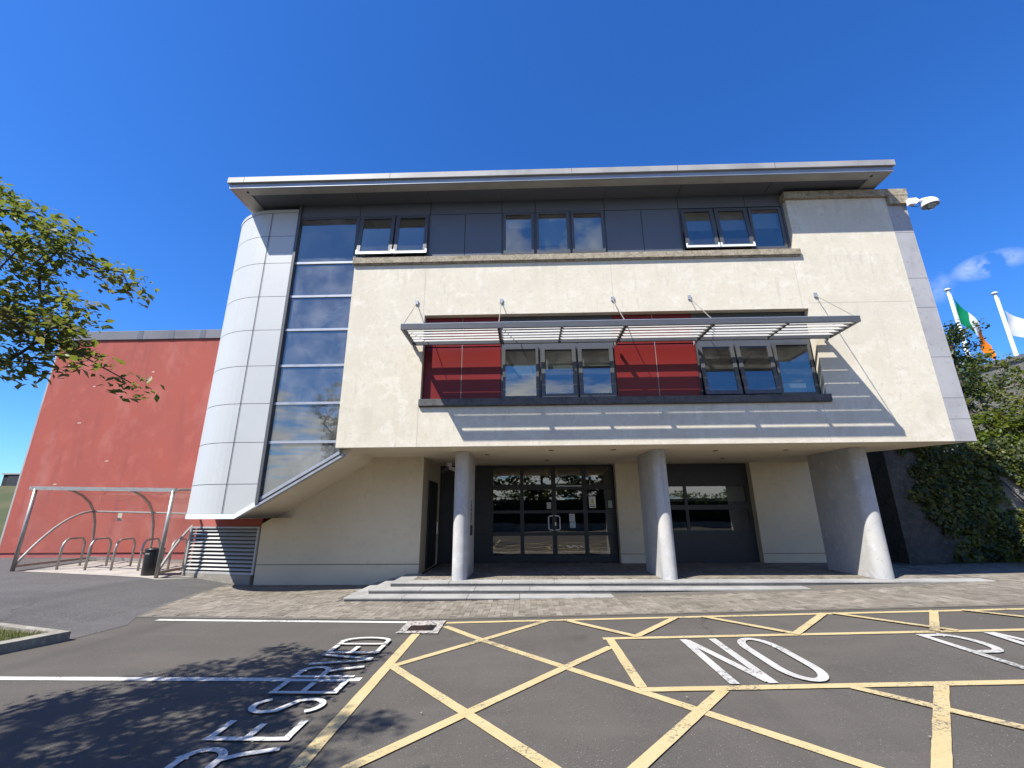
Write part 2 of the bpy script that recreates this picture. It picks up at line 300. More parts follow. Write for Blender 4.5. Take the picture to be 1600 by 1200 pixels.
class MB:
    def __init__(s): s.v = []; s.f = []; s.mi = []; s.var = []; s.m = 0; s.p = []
    def face(s, pts, var=None):
        i = len(s.v); s.v += [tuple(p) for p in pts]; s.f.append(tuple(range(i, i + len(pts)))); s.mi.append(s.m); s.var.append(var if var is not None else .5)
        return s
    def raw(s, vs, fs, var=None):
        i = len(s.v); s.p.append((i, len(s.f))); s.v += [tuple(p) for p in vs]
        for f in fs: s.f.append(tuple(i + k for k in f)); s.mi.append(s.m); s.var.append(var if var is not None else .5)
        return s
    def box(s, x0, x1, y0, y1, z0, z1, var=None):
        vs = [(x, y, z) for z in (z0, z1) for y in (y0, y1) for x in (x0, x1)]
        return s.raw(vs, [(0, 2, 3, 1), (4, 5, 7, 6), (0, 1, 5, 4), (2, 6, 7, 3), (0, 4, 6, 2), (1, 3, 7, 5)], var)
    def prism(s, poly, d, var=None):
        """poly: list of 3-D points (planar), d: extrusion vector"""
        n = len(poly); d = Vector(d); a = [Vector(p) for p in poly]; b = [p + d for p in a]
        fs = [tuple(range(n - 1, -1, -1)), tuple(range(n, 2 * n))] + [(i, (i + 1) % n, n + (i + 1) % n, n + i) for i in range(n)]
        return s.raw(a + b, fs, var)
    def beam(s, p, q, w, h, up=(0, 0, 1)):
        p, q = Vector(p), Vector(q); d = (q - p).normalized(); up = Vector(up)
        if abs(d.dot(up)) > .98: up = Vector((0, 1, 0))
        a = d.cross(up).normalized() * w / 2; b = a.cross(d).normalized() * h / 2
        vs = [p - a - b, p + a - b, p + a + b, p - a + b, q - a - b, q + a - b, q + a + b, q - a + b]
        return s.raw(vs, [(0, 3, 2, 1), (4, 5, 6, 7), (0, 1, 5, 4), (1, 2, 6, 5), (2, 3, 7, 6), (3, 0, 4, 7)])
    def tube(s, pts, r, n=10, cap=True):
        pts = [Vector(p) for p in pts]; rs = r if isinstance(r, (list, tuple)) else [r] * len(pts)
        i0 = len(s.v); s.p.append((i0, len(s.f))); ref = None; k = len(pts)
        for i, p in enumerate(pts):
            d = (pts[min(i + 1, k - 1)] - pts[max(i - 1, 0)]).normalized()
            if ref is None:
                ref = d.orthogonal().normalized()
            ref = (ref - d * ref.dot(d)).normalized(); b = d.cross(ref)
            for j in range(n):
                a = 2 * math.pi * j / n; s.v.append(tuple(p + (ref * math.cos(a) + b * math.sin(a)) * rs[i]))
        for i in range(k - 1):
            for j in range(n):
                s.f.append((i0 + i * n + j, i0 + i * n + (j + 1) % n, i0 + (i + 1) * n + (j + 1) % n, i0 + (i + 1) * n + j)); s.mi.append(s.m); s.var.append(.5)
        if cap:
            s.f.append(tuple(i0 + j for j in range(n - 1, -1, -1))); s.mi.append(s.m); s.var.append(.5)
            s.f.append(tuple(i0 + (k - 1) * n + j for j in range(n))); s.mi.append(s.m); s.var.append(.5)
        return s
    def lathe(s, c, prof, n=24, axis='Z'):
        i0 = len(s.v); s.p.append((i0, len(s.f))); c = Vector(c)
        for r, z in prof:
            for j in range(n):
                a = 2 * math.pi * j / n; x, y = r * math.cos(a), r * math.sin(a)
                s.v.append(tuple(c + (Vector((x, y, z)) if axis == 'Z' else Vector((x, z, y)))))
        for i in range(len(prof) - 1):
            for j in range(n):
                s.f.append((i0 + i * n + j, i0 + i * n + (j + 1) % n, i0 + (i + 1) * n + (j + 1) % n, i0 + (i + 1) * n + j)); s.mi.append(s.m); s.var.append(.5)
        return s
    def mesh(s, name, bevel=0., merge=False):
        me = bpy.data.meshes.new(name); me.from_pydata(s.v, [], s.f)
        me.polygons.foreach_set('material_index', s.mi)
        at = me.attributes.new('var', 'FLOAT', 'FACE'); at.data.foreach_set('value', s.var)
        if bevel:
            bm = bmesh.new(); bm.from_mesh(me)
            bmesh.ops.recalc_face_normals(bm, faces=bm.faces)
            bmesh.ops.bevel(bm, geom=[e for e in bm.edges if e.calc_length() > bevel * 3 and e.is_manifold and e.calc_face_angle(0) > .6], offset=bevel, segments=1, affect='EDGES', clamp_overlap=True)
            bm.to_mesh(me); bm.free()
        return me
    def build(s, name, mat, parent=None, loc=None, smooth=False, bevel=0.):
        return finish(name, s.mesh(name, bevel), mat, parent, loc, smooth)
def each(mb, name, mat, parent, **k):
    '''every piece of the builder becomes a part of its own'''
    out = []; ends = mb.p[1:] + [(len(mb.v), len(mb.f))]
    for (v0, f0), (v1, f1) in zip(mb.p, ends):
        m = MB(); m.v = mb.v[v0:v1]; m.f = [tuple(i - v0 for i in f) for f in mb.f[f0:f1]]; m.mi = mb.mi[f0:f1]; m.var = mb.var[f0:f1]
        out.append(m.build(name, mat, parent, **k))
    return out
def box(name, mat, parent, *b, bevel=0.): return MB().box(*b).build(name, mat, parent, bevel=bevel)

# terrain: the ground's height depends on x only
KX = [-13.8, -8.8, -6.8, -1.9, 12.0]
def gz(x):
    if x < -8.8: return .20 + .02 * (-8.8 - max(x, -13.8))
    if x < -6.8: return .10 * (-6.8 - x)
    if x < -1.9: return 0.
    return .021 * (min(x, 12.0) + 1.9)
def drape(name, polys, dz, mat, step=0., **kw):
    """flat outlines laid on the ground; each next outline a hair above the last one"""
    bm = bmesh.new(); k = 0
    for p in polys:
        b2 = bmesh.new(); f = b2.faces.new([b2.verts.new((x, y, 0)) for x, y in p])
        if f.normal.z < 0 or True:
            b2.normal_update()
            if f.normal.z < 0: bmesh.ops.reverse_faces(b2, faces=[f])
        for x in KX:
            bmesh.ops.bisect_plane(b2, geom=b2.verts[:] + b2.edges[:] + b2.faces[:], plane_co=(x, 0, 0), plane_no=(1, 0, 0))
        for v in b2.verts: v.co.z = gz(v.co.x) + dz + k * step
        me = bpy.data.meshes.new('t'); b2.to_mesh(me); b2.free(); bm.from_mesh(me); bpy.data.meshes.remove(me); k += 1
    me = bpy.data.meshes.new(name); bm.to_mesh(me); bm.free()
    return finish(name, me, mat, **kw)

# ------------------------------------------------------------------ camera, sun, sky
cam = bpy.data.cameras.new('camera'); co = bpy.data.objects.new('camera', cam); COL.objects.link(co)
rt = Vector((.99955161, .02924393, -.00643229)); up = Vector((.01434587, -.27915336, .96013936)); fw = Vector((-.02628265, .95980112, .27944772))
mw = Matrix((rt, up, -fw)).transposed().to_4x4(); mw.translation = (0, 0, 1.6)
co.matrix_world = mw; cam.sensor_width = 36; cam.lens = 15.4616; cam.clip_end = 2000; cam.clip_start = .05
S.camera = co
sl = bpy.data.lights.new('sun', 'SUN'); sl.energy = 5.0; sl.angle = R(.53); sl.color = (1, .955, .88)
so = bpy.data.objects.new('sun', sl); COL.objects.link(so); so.rotation_euler = SUN.to_track_quat('-Z', 'Y').to_euler(); so.location = (-20, -20, 40)
w = bpy.data.worlds.new('World'); S.world = w; w.use_nodes = True; nt = w.node_tree; nt.nodes.clear()
wo = nt.nodes.new('ShaderNodeOutputWorld'); bg = nt.nodes.new('ShaderNodeBackground'); sky = nt.nodes.new('ShaderNodeTexSky')
sky.sky_type = 'NISHITA'; sky.sun_disc = False; sky.sun_elevation = math.asin(-SUN.z); sky.sun_rotation = math.atan2(-SUN.x, -SUN.y)
sky.air_density = 1.0; sky.dust_density = .35; sky.ozone_density = 3.2; sky.altitude = 100
hs = nt.nodes.new('ShaderNodeHueSaturation'); hs.inputs['Saturation'].default_value = 1.22
lk(nt, sky.outputs[0], hs.inputs['Color'])
tc = nt.nodes.new('ShaderNodeTexCoord')
# white cumulus behind the viewer (seen only as reflections) and a small wisp on the right
sp = N(nt, 'ShaderNodeSeparateXYZ'); lk(nt, tc.outputs['Generated'], sp.inputs[0])
zc = N(nt, 'ShaderNodeMath', operation='MAXIMUM'); lk(nt, sp.outputs[2], zc.inputs[0]); zc.inputs[1].default_value = .05
dv = N(nt, 'ShaderNodeVectorMath', operation='DIVIDE'); lk(nt, tc.outputs['Generated'], dv.inputs[0])
cb = N(nt, 'ShaderNodeCombineXYZ'); [lk(nt, zc.outputs[0], cb.inputs[i]) for i in range(3)]; lk(nt, cb.outputs[0], dv.inputs[1])
n = noise(nt, dv.outputs[0], .9, 8, .56)
el = N(nt, 'ShaderNodeMath', operation='MULTIPLY_ADD'); lk(nt, sp.outputs[2], el.inputs[0]); el.inputs[1].default_value = -.75; el.inputs[2].default_value = .19
ea = N(nt, 'ShaderNodeMath', operation='ADD'); lk(nt, n.outputs['Fac'], ea.inputs[0]); lk(nt, el.outputs[0], ea.inputs[1])
cr = ramp(nt, ea.outputs[0], [(.49, 0.), (.61, 1.)])
my = N(nt, 'ShaderNodeMapRange'); lk(nt, sp.outputs[1], my.inputs[0]); my.inputs[1].default_value = -.15; my.inputs[2].default_value = -.4
mu = N(nt, 'ShaderNodeMath', operation='MULTIPLY'); lk(nt, cr.outputs[0], mu.inputs[0]); lk(nt, my.outputs[0], mu.inputs[1])
def wisp(d, rad, sc, seed):
    d = Vector(d).normalized()
    sub = N(nt, 'ShaderNodeVectorMath', operation='SUBTRACT'); lk(nt, tc.outputs['Generated'], sub.inputs[0]); sub.inputs[1].default_value = d
    mp = N(nt, 'ShaderNodeMapping'); mp.inputs['Scale'].default_value = rad; mp.inputs['Rotation'].default_value = seed; lk(nt, sub.outputs[0], mp.inputs[0])
    ln = N(nt, 'ShaderNodeVectorMath', operation='LENGTH'); lk(nt, mp.outputs[0], ln.inputs[0])
    fa = N(nt, 'ShaderNodeMapRange'); lk(nt, ln.outputs['Value'], fa.inputs[0]); fa.inputs[1].default_value = 1.; fa.inputs[2].default_value = .1
    n = noise(nt, tc.outputs['Generated'], sc, 6, .6); r = ramp(nt, n.outputs['Fac'], [(.40, 0.), (.62, 1.)])
    m = N(nt, 'ShaderNodeMath', operation='MULTIPLY'); lk(nt, fa.outputs[0], m.inputs[0]); lk(nt, r.outputs[0], m.inputs[1])
    return m.outputs[0]
def pxdir(u, v): return rt * ((u - 800) / 687.18) + up * (-(v - 600) / 687.18) + fw
w1 = wisp(pxdir(1545, 414), (22, 22, 50), 26, (0, .25, 0)); w2 = wisp(pxdir(1466, 450), (42, 42, 34), 25, (0, 0, 0))
w4 = wisp((.9, -9.3, 6.3), (3.4, 3.4, 5.), 7, (0, 0, 0))
w3 = wisp(pxdir(1500, 590), (9, 9, 26), 15, (0, 0, 0))
def addm(a, b, k=1.):
    m = N(nt, 'ShaderNodeMath', operation='MULTIPLY_ADD', use_clamp=True); lk(nt, b, m.inputs[0]); m.inputs[1].default_value = k; lk(nt, a, m.inputs[2]); return m.outputs[0]
cl = addm(addm(addm(addm(mu.outputs[0], w4, .9), w1, .6), w2, .25), w3, .35)
TINT = mixc(nt, 1., hs.outputs[0], (.46, .75, 1.13), 'MULTIPLY')
CLOUD = mixc(nt, cl, TINT, (6.2, 6.6, 7.2))
SKYMIX = CLOUD
lk(nt, SKYMIX, bg.inputs[0]); bg.inputs[1].default_value = .105
lk(nt, bg.outputs[0], wo.inputs[0])
vs = S.view_settings; vs.view_transform = 'Standard'; vs.look = 'None'; vs.exposure = .95; vs.gamma = 1; vs.use_curve_mapping = False
S.cycles.max_bounces = 8; S.cycles.transparent_max_bounces = 16; S.cycles.caustics_reflective = False; S.cycles.caustics_refractive = False
S.cycles.sample_clamp_indirect = 6

# ------------------------------------------------------------------ the office building
def holes_wall(mb, x0, x1, z0, z1, y0, y1, holes):
    """wall made of blocks butted round rectangular openings (xa, xb, za, zb)"""
    zs_ = sorted({z0, z1} | {z for h in holes for z in h[2:] if z0 < z < z1})
    for za, zb in zip(zs_, zs_[1:]):
        zm = (za + zb) / 2
        cuts = sorted((max(h[0], x0), min(h[1], x1)) for h in holes if h[2] < zm < h[3])
        x = x0
        for a, b in cuts:
            if a - x > 1e-4: mb.box(x, a, y0, y1, za, zb)
            x = max(x, b)
        if x1 - x > 1e-4: mb.box(x, x1, y0, y1, za, zb)
    return mb
YF, YC, ZS = 9.2, 9.33, 2.93
bld = thing('office_building', (2.5, 9.2, .24), 'three storey cream office building with a flat roof, silver stair tower and sunshade', 'building')
STRIP = (-2.25, 6.42, 3.95, 5.95)
mb = MB(); mb.box(-4.0, -2.25, YF, 9.36, ZS, 7.27); mb.box(6.42, 8.78, YF, 9.36, ZS, 8.83)
mb.box(-2.25, 6.42, YF, 9.36, ZS, 3.80); mb.box(-2.25, 6.42, YF, 9.36, 5.95, 7.27)
front = mb.build('front_wall', M['render'], bld)
mb = MB()
for x, za, zb in ((-2.28, 5.97, 7.27), (-2.28, ZS, 3.78), (2.08, 5.97, 7.27), (6.30, 5.97, 7.27), (6.30, ZS, 3.78)): mb.box(x - .006, x + .006, YF - .002, YF + .01, za, zb)
mb.box(6.44, 8.78, YF - .002, YF + .01, 6.08, 6.088)
each(mb, 'movement_joint', M['joint_pale'], front)
cs = MB().box(8.78, 9.22, YF - .003, 9.36, ZS, 8.83).build('corner_stone', M['strip'], bld)
mb = MB()
for z in (7.85, 6.65, 5.92, 4.75, 3.84, 3.39): mb.box(8.78, 9.22, YF - .005, YF, z - .005, z + .005)
each(mb, 'stone_joint', M['joint_grey'], cs)
box('corner_bracket_stone', M['sill'], bld, 8.80, 9.25, 9.12, 9.195, 8.60, 8.825, bevel=.006)
mb = MB().box(6.36, 9.27, 9.12, 9.42, 8.832, 9.02); mb.build('coping', M['sill'], bld, bevel=.008)
# sills
mb = MB().box(-4.03, 6.48, 9.13, 9.198, 7.30, 7.45); mb.box(-4.0, 6.42, 9.2, 9.40, 7.30, 7.446); mb.box(-4.03, 6.48, 9.16, 9.198, 7.272, 7.298)
mb.build('upper_sill', M['sill'], bld, bevel=.005)
mb = MB().box(-2.27, 6.47, 9.13, 9.198, 3.80, 3.95); mb.box(-2.25, 6.42, 9.2, 9.42, 3.802, 3.946); mb.box(-2.27, 6.47, 9.15, 9.198, 3.782, 3.798)
ms = mb.build('lower_sill', M['sill_dark'], bld, bevel=.005)
mb = MB()
for x in (-1.39, -.5, .36, 1.2, 2.06, 2.97, 3.86, 4.7, 5.53): mb.box(x - .004, x + .004, 9.128, 9.131, 3.80, 3.95)
each(mb, 'sill_joint', M['joint'], ms)
# upper cladding with its openings
UW = [(-4.05, -2.27, 7.55, 8.76), (-.48, 2.06, 7.53, 8.76), (3.87, 6.36, 7.53, 8.74)]
g = .007; mb = MB()
def panel(x0, x1, z0, z1): mb.box(x0 + g, x1 - g, YC, YC + .03, z0 + g, z1 - g)
for a, b in ((-2.27, -1.39), (-1.39, -.48), (2.06, 2.95), (2.95, 3.87)): panel(a, b, 7.45, 8.76)
for a, b in ((-5.6, -4.05), (-4.05, -2.27), (-2.27, -.48), (-.48, .36), (.36, 2.06), (2.06, 3.87), (3.87, 5.5), (5.5, 6.42)): panel(a, b, 8.76, 9.14)
for h in UW: panel(h[0], h[1], 7.45, h[2])
panel(6.36, 6.42, 7.45, 8.76)
cl_ = mb.build('upper_cladding', M['clad'], bld)
mb = MB(); holes_wall(mb, -4.05, 6.42, 7.45, 9.14, YC + .032, YC + .08, UW); mb.box(-5.6, -4.05, YC + .032, YC + .08, 8.78, 9.14)
mb.box(6.42, 8.3, 9.8, 9.85, 8.0, 9.13); mb.build('cladding_backing', M['joint'], cl_)
# roof
RX0, RX1, RY = -7.02, 8.63, 8.55
roof = MB().box(RX0 + .03, RX1 - .03, RY + .09, 21, 9.14, 9.33).build('roof', M['roof_top'], bld)
mb = MB()
zf0, zf1 = 9.205, 9.36
mb.box(RX0, RX1, RY, RY + .05, zf0, zf1); mb.box(RX0, RX0 + .05, RY + .052, 21, zf0, zf1); mb.box(RX1 - .05, RX1, RY + .052, 21, zf0, zf1)
mb.build('fascia', M['fascia'], roof, bevel=.006)
mb = MB(); mb.box(RX0 + .04, RX1 - .04, RY + .055, RY + .10, 9.085, 9.22); mb.box(RX0 + .04, RX0 + .09, RY + .102, 21, 9.085, 9.22); mb.box(RX1 - .09, RX1 - .04, RY + .102, 21, 9.085, 9.22)
mb.build('gutter', M['gutter'], roof)
mb = MB(); mb.box(RX0 + .09, RX1 - .09, RY + .10, RY + .32, 9.09, 9.12); mb.box(RX0 + .09, RX0 + .42, RY + .322, 21, 9.09, 9.12); mb.box(RX1 - .42, RX1 - .09, RY + .322, 21, 9.09, 9.12)
mb.build('soffit_edge', M['roof_soffit'], roof)
mb = MB(); xs_ = [RX0 + .42, -4.05, -2.27, -.48, 2.06, 3.87, 6.0, RX1 - .42]
for a, b in zip(xs_, xs_[1:]): mb.box(a + .008, b - .008, RY + .322, 21, 9.115, 9.135)
mb.build('soffit_panel', M['clad'], roof)
mb = MB()
for x in (-6.62, 8.2): mb.lathe((x, RY + .21, 9.08), [(0, .0), (.03, 0), (.03, .02)], 12)
for x in (-6.62, -3.1, 1.2, 3.66, 5.9): mb.box(x - .004, x + .004, RY - .0015, RY + .001, zf0, zf1)
each(mb, 'roof_fixing', M['joint'], roof)
# silver stair tower
TZ0, TZ1 = 1.50, 8.97
prof = [(-5.60, 9.30), (-6.28, 9.30)]
RC = 1.48
arc = [(-6.28 + RC * math.cos(a), 9.30 + RC + RC * math.sin(a)) for a in [R(270 - i * 90 / 16) for i in range(17)]]
tw = thing  # keep linter quiet
mb = MB()
def strip_panel(path, z0, z1, inset=.006, t=.03, cut=None):
    n = len(path)
    cx = [Vector((p[0], p[1], 0)) for p in path]
    vs = []
    for i in range(n):
        d = (cx[min(i + 1, n - 1)] - cx[max(i - 1, 0)]).normalized(); nn = Vector((-d.y, d.x, 0))
        if nn.y > 0 and i == 0 or nn.x > .5: nn = -nn
        p = cx[i]
        if i == 0: p = p + d * inset
        if i == n - 1: p = p - d * inset
        za = z0 + inset if not cut else cut(p.x) + inset
        vs += [(p.x, p.y, za), (p.x, p.y, z1 - inset)]
    mb.raw(vs, [(2 * i, 2 * i + 2, 2 * i + 3, 2 * i + 1) for i in range(n - 1)])
JZ = [1.60, 2.20, 3.08, 3.94, 4.82, 5.70, 6.56, 7.46, 8.22, 8.90]
def flat_cut(x): return max(1.60, 1.60 + (x + 6.0) * .60)
for i, (a, b) in enumerate(zip(JZ, JZ[1:])):
    if i == 0:
        mb.prism([(-6.274, 9.30, 1.606), (-6.0, 9.30, 1.606), (-5.606, 9.30, 1.84), (-5.606, 9.30, b - .006), (-6.274, 9.30, b - .006)], (0, .02, 0))
    else: mb.box(-6.274, -5.606, 9.30, 9.32, a + .006, b - .006)
tower = mb.build('stair_tower', M['silver'], bld)
mb = MB()
full = arc + [(-6.28 - RC, y) for y in (11.6, 12.8, 14.0, 14.6)]
for a, b in zip(JZ, JZ[1:]):
    strip_panel(arc, a, b)
    for p, q in zip(full[16:], full[17:]): strip_panel([p, q], a, b)
mb.build('curved_cladding', M['silver'], tower, smooth=False)
mb = MB()
bk = [(-5.6, 9.325)] + [(-6.28 + (RC - .02) * math.cos(a), 9.30 + RC + (RC - .02) * math.sin(a)) for a in [R(270 - i * 90 / 16) for i in range(17)]] + [(-7.74, 14.6)]
for p, q in zip(bk, bk[1:]):
    za = 1.52 if p[0] < -6.2 else 1.9
    mb.face([(p[0], p[1], za), (q[0], q[1], 1.52), (q[0], q[1], 8.93), (p[0], p[1], 8.93)])
mb.build('cladding_backing', M['joint'], tower)
mb = MB()
def rim(path, z0, z1, out_=.012):
    for p, q in zip(path, path[1:]):
        P_, Q_ = Vector((p[0], p[1], 0)), Vector((q[0], q[1], 0)); d = (Q_ - P_).normalized(); nn = Vector((d.y, -d.x, 0)) * -1
        if nn.y > 0: nn = -nn
        if abs(nn.y) < 1e-6 and nn.x > 0: nn = -nn
        a, b = P_ + nn * out_, Q_ + nn * out_; c, e = Q_ - nn * .08, P_ - nn * .08
        mb.raw([(a.x, a.y, z0), (b.x, b.y, z0), (c.x, c.y, z0), (e.x, e.y, z0), (a.x, a.y, z1), (b.x, b.y, z1), (c.x, c.y, z1), (e.x, e.y, z1)],
               [(0, 1, 5, 4), (4, 5, 6, 7), (0, 3, 2, 1), (2, 3, 7, 6)])
rim(full, 1.50, 1.60); rim([(-6.28, 9.30), (-6.0, 9.30)], 1.50, 1.60)
mb.prism([(-6.0, 9.288, 1.50), (-5.60, 9.288, 1.74), (-5.60, 9.288, 1.84), (-6.0, 9.288, 1.60)], (0, .09, 0))
mb.build('base_trim', M['silver_trim'], tower)
mb = MB(); rim([(-5.6, 9.30), (-6.28, 9.30)] + full, 8.90, 8.985); mb.face([(p[0], p[1], 8.97) for p in [(-5.6, 9.3), (-6.28, 9.3)] + full + [(-5.6, 14.6)]])
mb.build('top_trim', M['silver'], tower)
mb = MB(); mb.box(-6.284, -6.272, 9.296, 9.32, 1.5, 8.97); mb.box(-6.256, -6.250, 9.2985, 9.32, 1.5, 8.97); mb.build('vertical_seam', M['joint'], tower)
mb = MB(); mb.face([(-5.62, 9.32, 1.505), (-6.0, 9.32, 1.505)] + [(p[0], p[1], 1.505) for p in full] + [(-5.62, 14.6, 1.505)][::1]); mb.build('tower_underside', M['soffit'], tower)
# stair glazing
sg = MB(); TR = [8.74, 7.46, 6.56, 5.70, 4.82, 3.94, 3.08]
sg.box(-5.60, -5.535, 9.27, 9.40, 1.80, 9.14)
sg.box(-5.535, -4.0, 9.325, 9.40, 8.70, 8.755)
sg.box(-4.12, -4.05, 9.33, 9.40, 7.46, 8.70)
stg = sg.build('stair_glazing', M['frame'], bld)
mb = MB()
for z in TR[1:]: mb.box(-5.535, -4.0, 9.318, 9.40, z - .028, z + .028)
mb.prism([(-5.535, 9.316, 1.86), (-3.95, 9.316, 2.815), (-3.95, 9.316, 2.885), (-5.535, 9.316, 1.93)], (0, .08, 0))
mb.prism([(-5.60, 9.285, 1.715), (-3.85, 9.285, 2.765), (-3.85, 9.285, 2.815), (-5.60, 9.285, 1.765)], (0, .12, 0))
each(mb, 'transom', M['frame_light'], stg)
zz = TR + []
for i, (a, b) in enumerate(zip(zz, zz[1:])):
    MB().box(-5.535, -4.0 if i else -4.12, 9.345, 9.353, b + .028, a - .028).build('pane', M['glass_stair'], stg)
MB().prism([(-5.535, 9.345, 1.93), (-3.97, 9.345, 2.872), (-4.0, 9.345, 3.052), (-5.535, 9.345, 3.052)], (0, .008, 0)).build('pane', M['glass_stair'], stg)
# stairwell behind the glass
mb = MB(); mb.box(-5.58, -4.0, 12.6, 12.65, 2.95, 9.1); mb.box(-5.58, -4.0, 10.96, 11.0, 1.9, 2.95); mb.box(-5.58, -4.0, 11.0, 12.6, 2.93, 2.95); mb.box(-5.64, -5.6, 9.42, 12.6, 1.9, 9.1); mb.box(-4.0, -3.95, 9.42, 12.6, 3.05, 9.1); mb.box(-5.58, -4.0, 9.42, 12.6, 9.02, 9.1)
stw = mb.build('stairwell', M['inner'], bld)
mb = MB()
mb.prism([(-5.55, 9.75, 5.55), (-4.02, 9.75, 6.50), (-4.02, 9.75, 6.75), (-5.55, 9.75, 5.80)], (0, 1.1, 0))
mb.prism([(-5.55, 10.95, 5.20), (-4.02, 10.95, 4.35), (-4.02, 10.95, 4.60), (-5.55, 10.95, 5.45)], (0, 1.1, 0))
mb.prism([(-5.55, 9.75, 2.05), (-4.02, 9.75, 3.05), (-4.02, 9.75, 3.3), (-5.55, 9.75, 2.3)], (0, 1.1, 0))
mb.box(-5.55, -4.02, 9.6, 12.5, 7.2, 7.4)
each(mb, 'stair_flight', M['stair'], stw)
mb = MB()
for i in range(5):
    x = -5.45 + i * .30; z = 5.86 + i * .187
    mb.box(x, x + .10, 9.735, 9.75, z + .0, z + .045); mb.box(x, x + .03, 9.735, 9.75, z - .05, z)
each(mb, 'stair_nosing', M['white_plastic'], stw)

# windows
def bars(x0, x1, z0, z1, w_, y0, y1): return [(x0, x1, y0, y1, z0, z0 + w_), (x0, x1, y0, y1, z1 - w_, z1), (x0, x0 + w_, y0, y1, z0 + w_, z1 - w_), (x1 - w_, x1, y0, y1, z0 + w_, z1 - w_)]
def window(x0, x1, z0, z1, y, sashes, opens, blinds, top=None, sill_trim=False, label=None):
    mb = MB()
    zt = top if top else z1
    for b in bars(x0, x1, z0, z1, .05, y + .01, y + .085): mb.box(*b)
    for (a, b_), (c, d) in zip(sashes, sashes[1:]): mb.box(b_ + .001, c - .001, y + .012, y + .08, z0 + .05, z1 - .05)
    if top:
        mb.box(x0 + .05, x1 - .05, y + .011, y + .078, top - .03, top + .03)
        mb.box(x0 + .05, x1 - .05, y + .03, y + .05, top + .03, z1 - .05)
    wd = mb.build('window', M['frame'], bld)
    if label: wd['label'] = label
    for i, ((a, b_), op, bl) in enumerate(zip(sashes, opens, blinds)):
        za, zb = z0 + .035, zt - .02
        def rot(m):
            if op:
                c, s_ = math.cos(op), math.sin(op)
                m.v = [(x, y + (yy - y) * c - (zb - z) * s_, zb - (zb - z) * c - (yy - y) * s_) for x, yy, z in m.v]
            return m
        fw_ = .085 if op else .06
        m = MB()
        for b in bars(a, b_, za, zb, fw_, y - .028, y + .008): m.box(*b)
        sh = rot(m).build('sash', M['frame'], wd)
        m = MB().box(a + fw_, b_ - fw_, y - .012, y - .004, za + fw_, zb - fw_); rot(m).build('pane', M['glass'], wd)
        if op and sill_trim:
            m = MB().box(a - .01, b_ + .01, y - .034, y - .029, za, za + .055); m.box(a - .01, a + .03, y - .034, y - .029, za + .055, za + .12); m.box(b_ - .03, b_ + .01, y - .034, y - .029, za + .055, za + .12)
            rot(m).build('sash_trim', M['silver_trim'], wd)
        if bl: MB().box(a + .02, b_ - .02, y + .13, y + .137, zb - bl * (zb - za), zb).build('blind', M['blind'], wd)
    return wd
o_ = R(5.5)
window(-4.05, -2.27, 7.55, 8.76, YC, [(-4.0, -3.14), (-3.10, -2.30)], [o_, o_], [0, 0], sill_trim=True)
window(-.48, 2.06, 7.53, 8.76, YC, [(-.44, .30), (.37, 1.17), (1.23, 2.02)], [0, 0, 0], [.28, .72, .82])
window(3.87, 6.36, 7.53, 8.74, YC, [(3.91, 4.68), (4.72, 5.50), (5.55, 6.32)], [o_, o_, 0], [.45, .45, .42], sill_trim=True)
YM = 9.37
window(-.5, 2.05, 3.95, 5.95, YM, [(-.46, .34), (.40, 1.18), (1.23, 2.01)], [0, R(2.5), R(2.5)], [.52, .42, .36], top=5.22)
window(3.87, 6.42, 3.95, 5.95, YM, [(3.91, 4.69), (4.74, 5.51), (5.57, 6.38)], [R(6), R(6), 0], [0, 0, 0], top=5.22)
# red panels
for a, b in ((-2.25, -1.39), (-1.39, -.5), (2.05, 2.97), (2.97, 3.87)):
    mb = MB()
    for z0, z1 in ((3.95, 5.21), (5.23, 5.95)): mb.box(a + .008, b - .008, YM - .005, YM + .03, z0 + .006, z1 - .006)
    mb.build('red_panel', M['redpanel'], bld)
mb = MB()
for x in (-1.39, 2.97): mb.box(x - .007, x + .007, YM + .0, YM + .03, 3.95, 5.95)
each(mb, 'panel_trim', M['fascia'], bld)
mb = MB(); mb.box(-2.25, -.5, YM + .032, YM + .08, 3.95, 5.95); mb.box(2.05, 3.87, YM + .032, YM + .08, 3.95, 5.95); each(mb, 'panel_backing', M['joint'], bld)
# rooms behind the windows
def room(x0, x1, y0, y1, z0, z1, m, mc, name='interior'):
    mb = MB(); t = .04
    mb.box(x0, x1, y1, y1 + t, z0, z1); mb.box(x0 - t, x0, y0, y1, z0, z1); mb.box(x1, x1 + t, y0, y1, z0, z1); mb.box(x0, x1, y0, y1, z0 - t, z0)
    i = mb.build(name, m, bld)
    MB().box(x0, x1, y0, y1, z1, z1 + t).build('room_ceiling', mc, i); return i
r2 = room(-3.9, 8.0, 9.47, 15, 7.0, 8.92, M['inner'], M['ceiling'])
mb = MB()
for x in (4.6, 4.85): mb.box(x, x + .10, 9.9, 11.6, 8.86, 8.915)
each(mb, 'ceiling_lamp', M['white_plastic'], r2)
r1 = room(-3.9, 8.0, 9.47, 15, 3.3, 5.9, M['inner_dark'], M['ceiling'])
mb = MB(); mb.box(5.72, 6.3, 9.62, 10.2, 4.0, 4.32); mb.box(4.3, 4.34, 11, 13, 5.80, 5.895); each(mb, 'desk_papers', M['white_plastic'], r1)
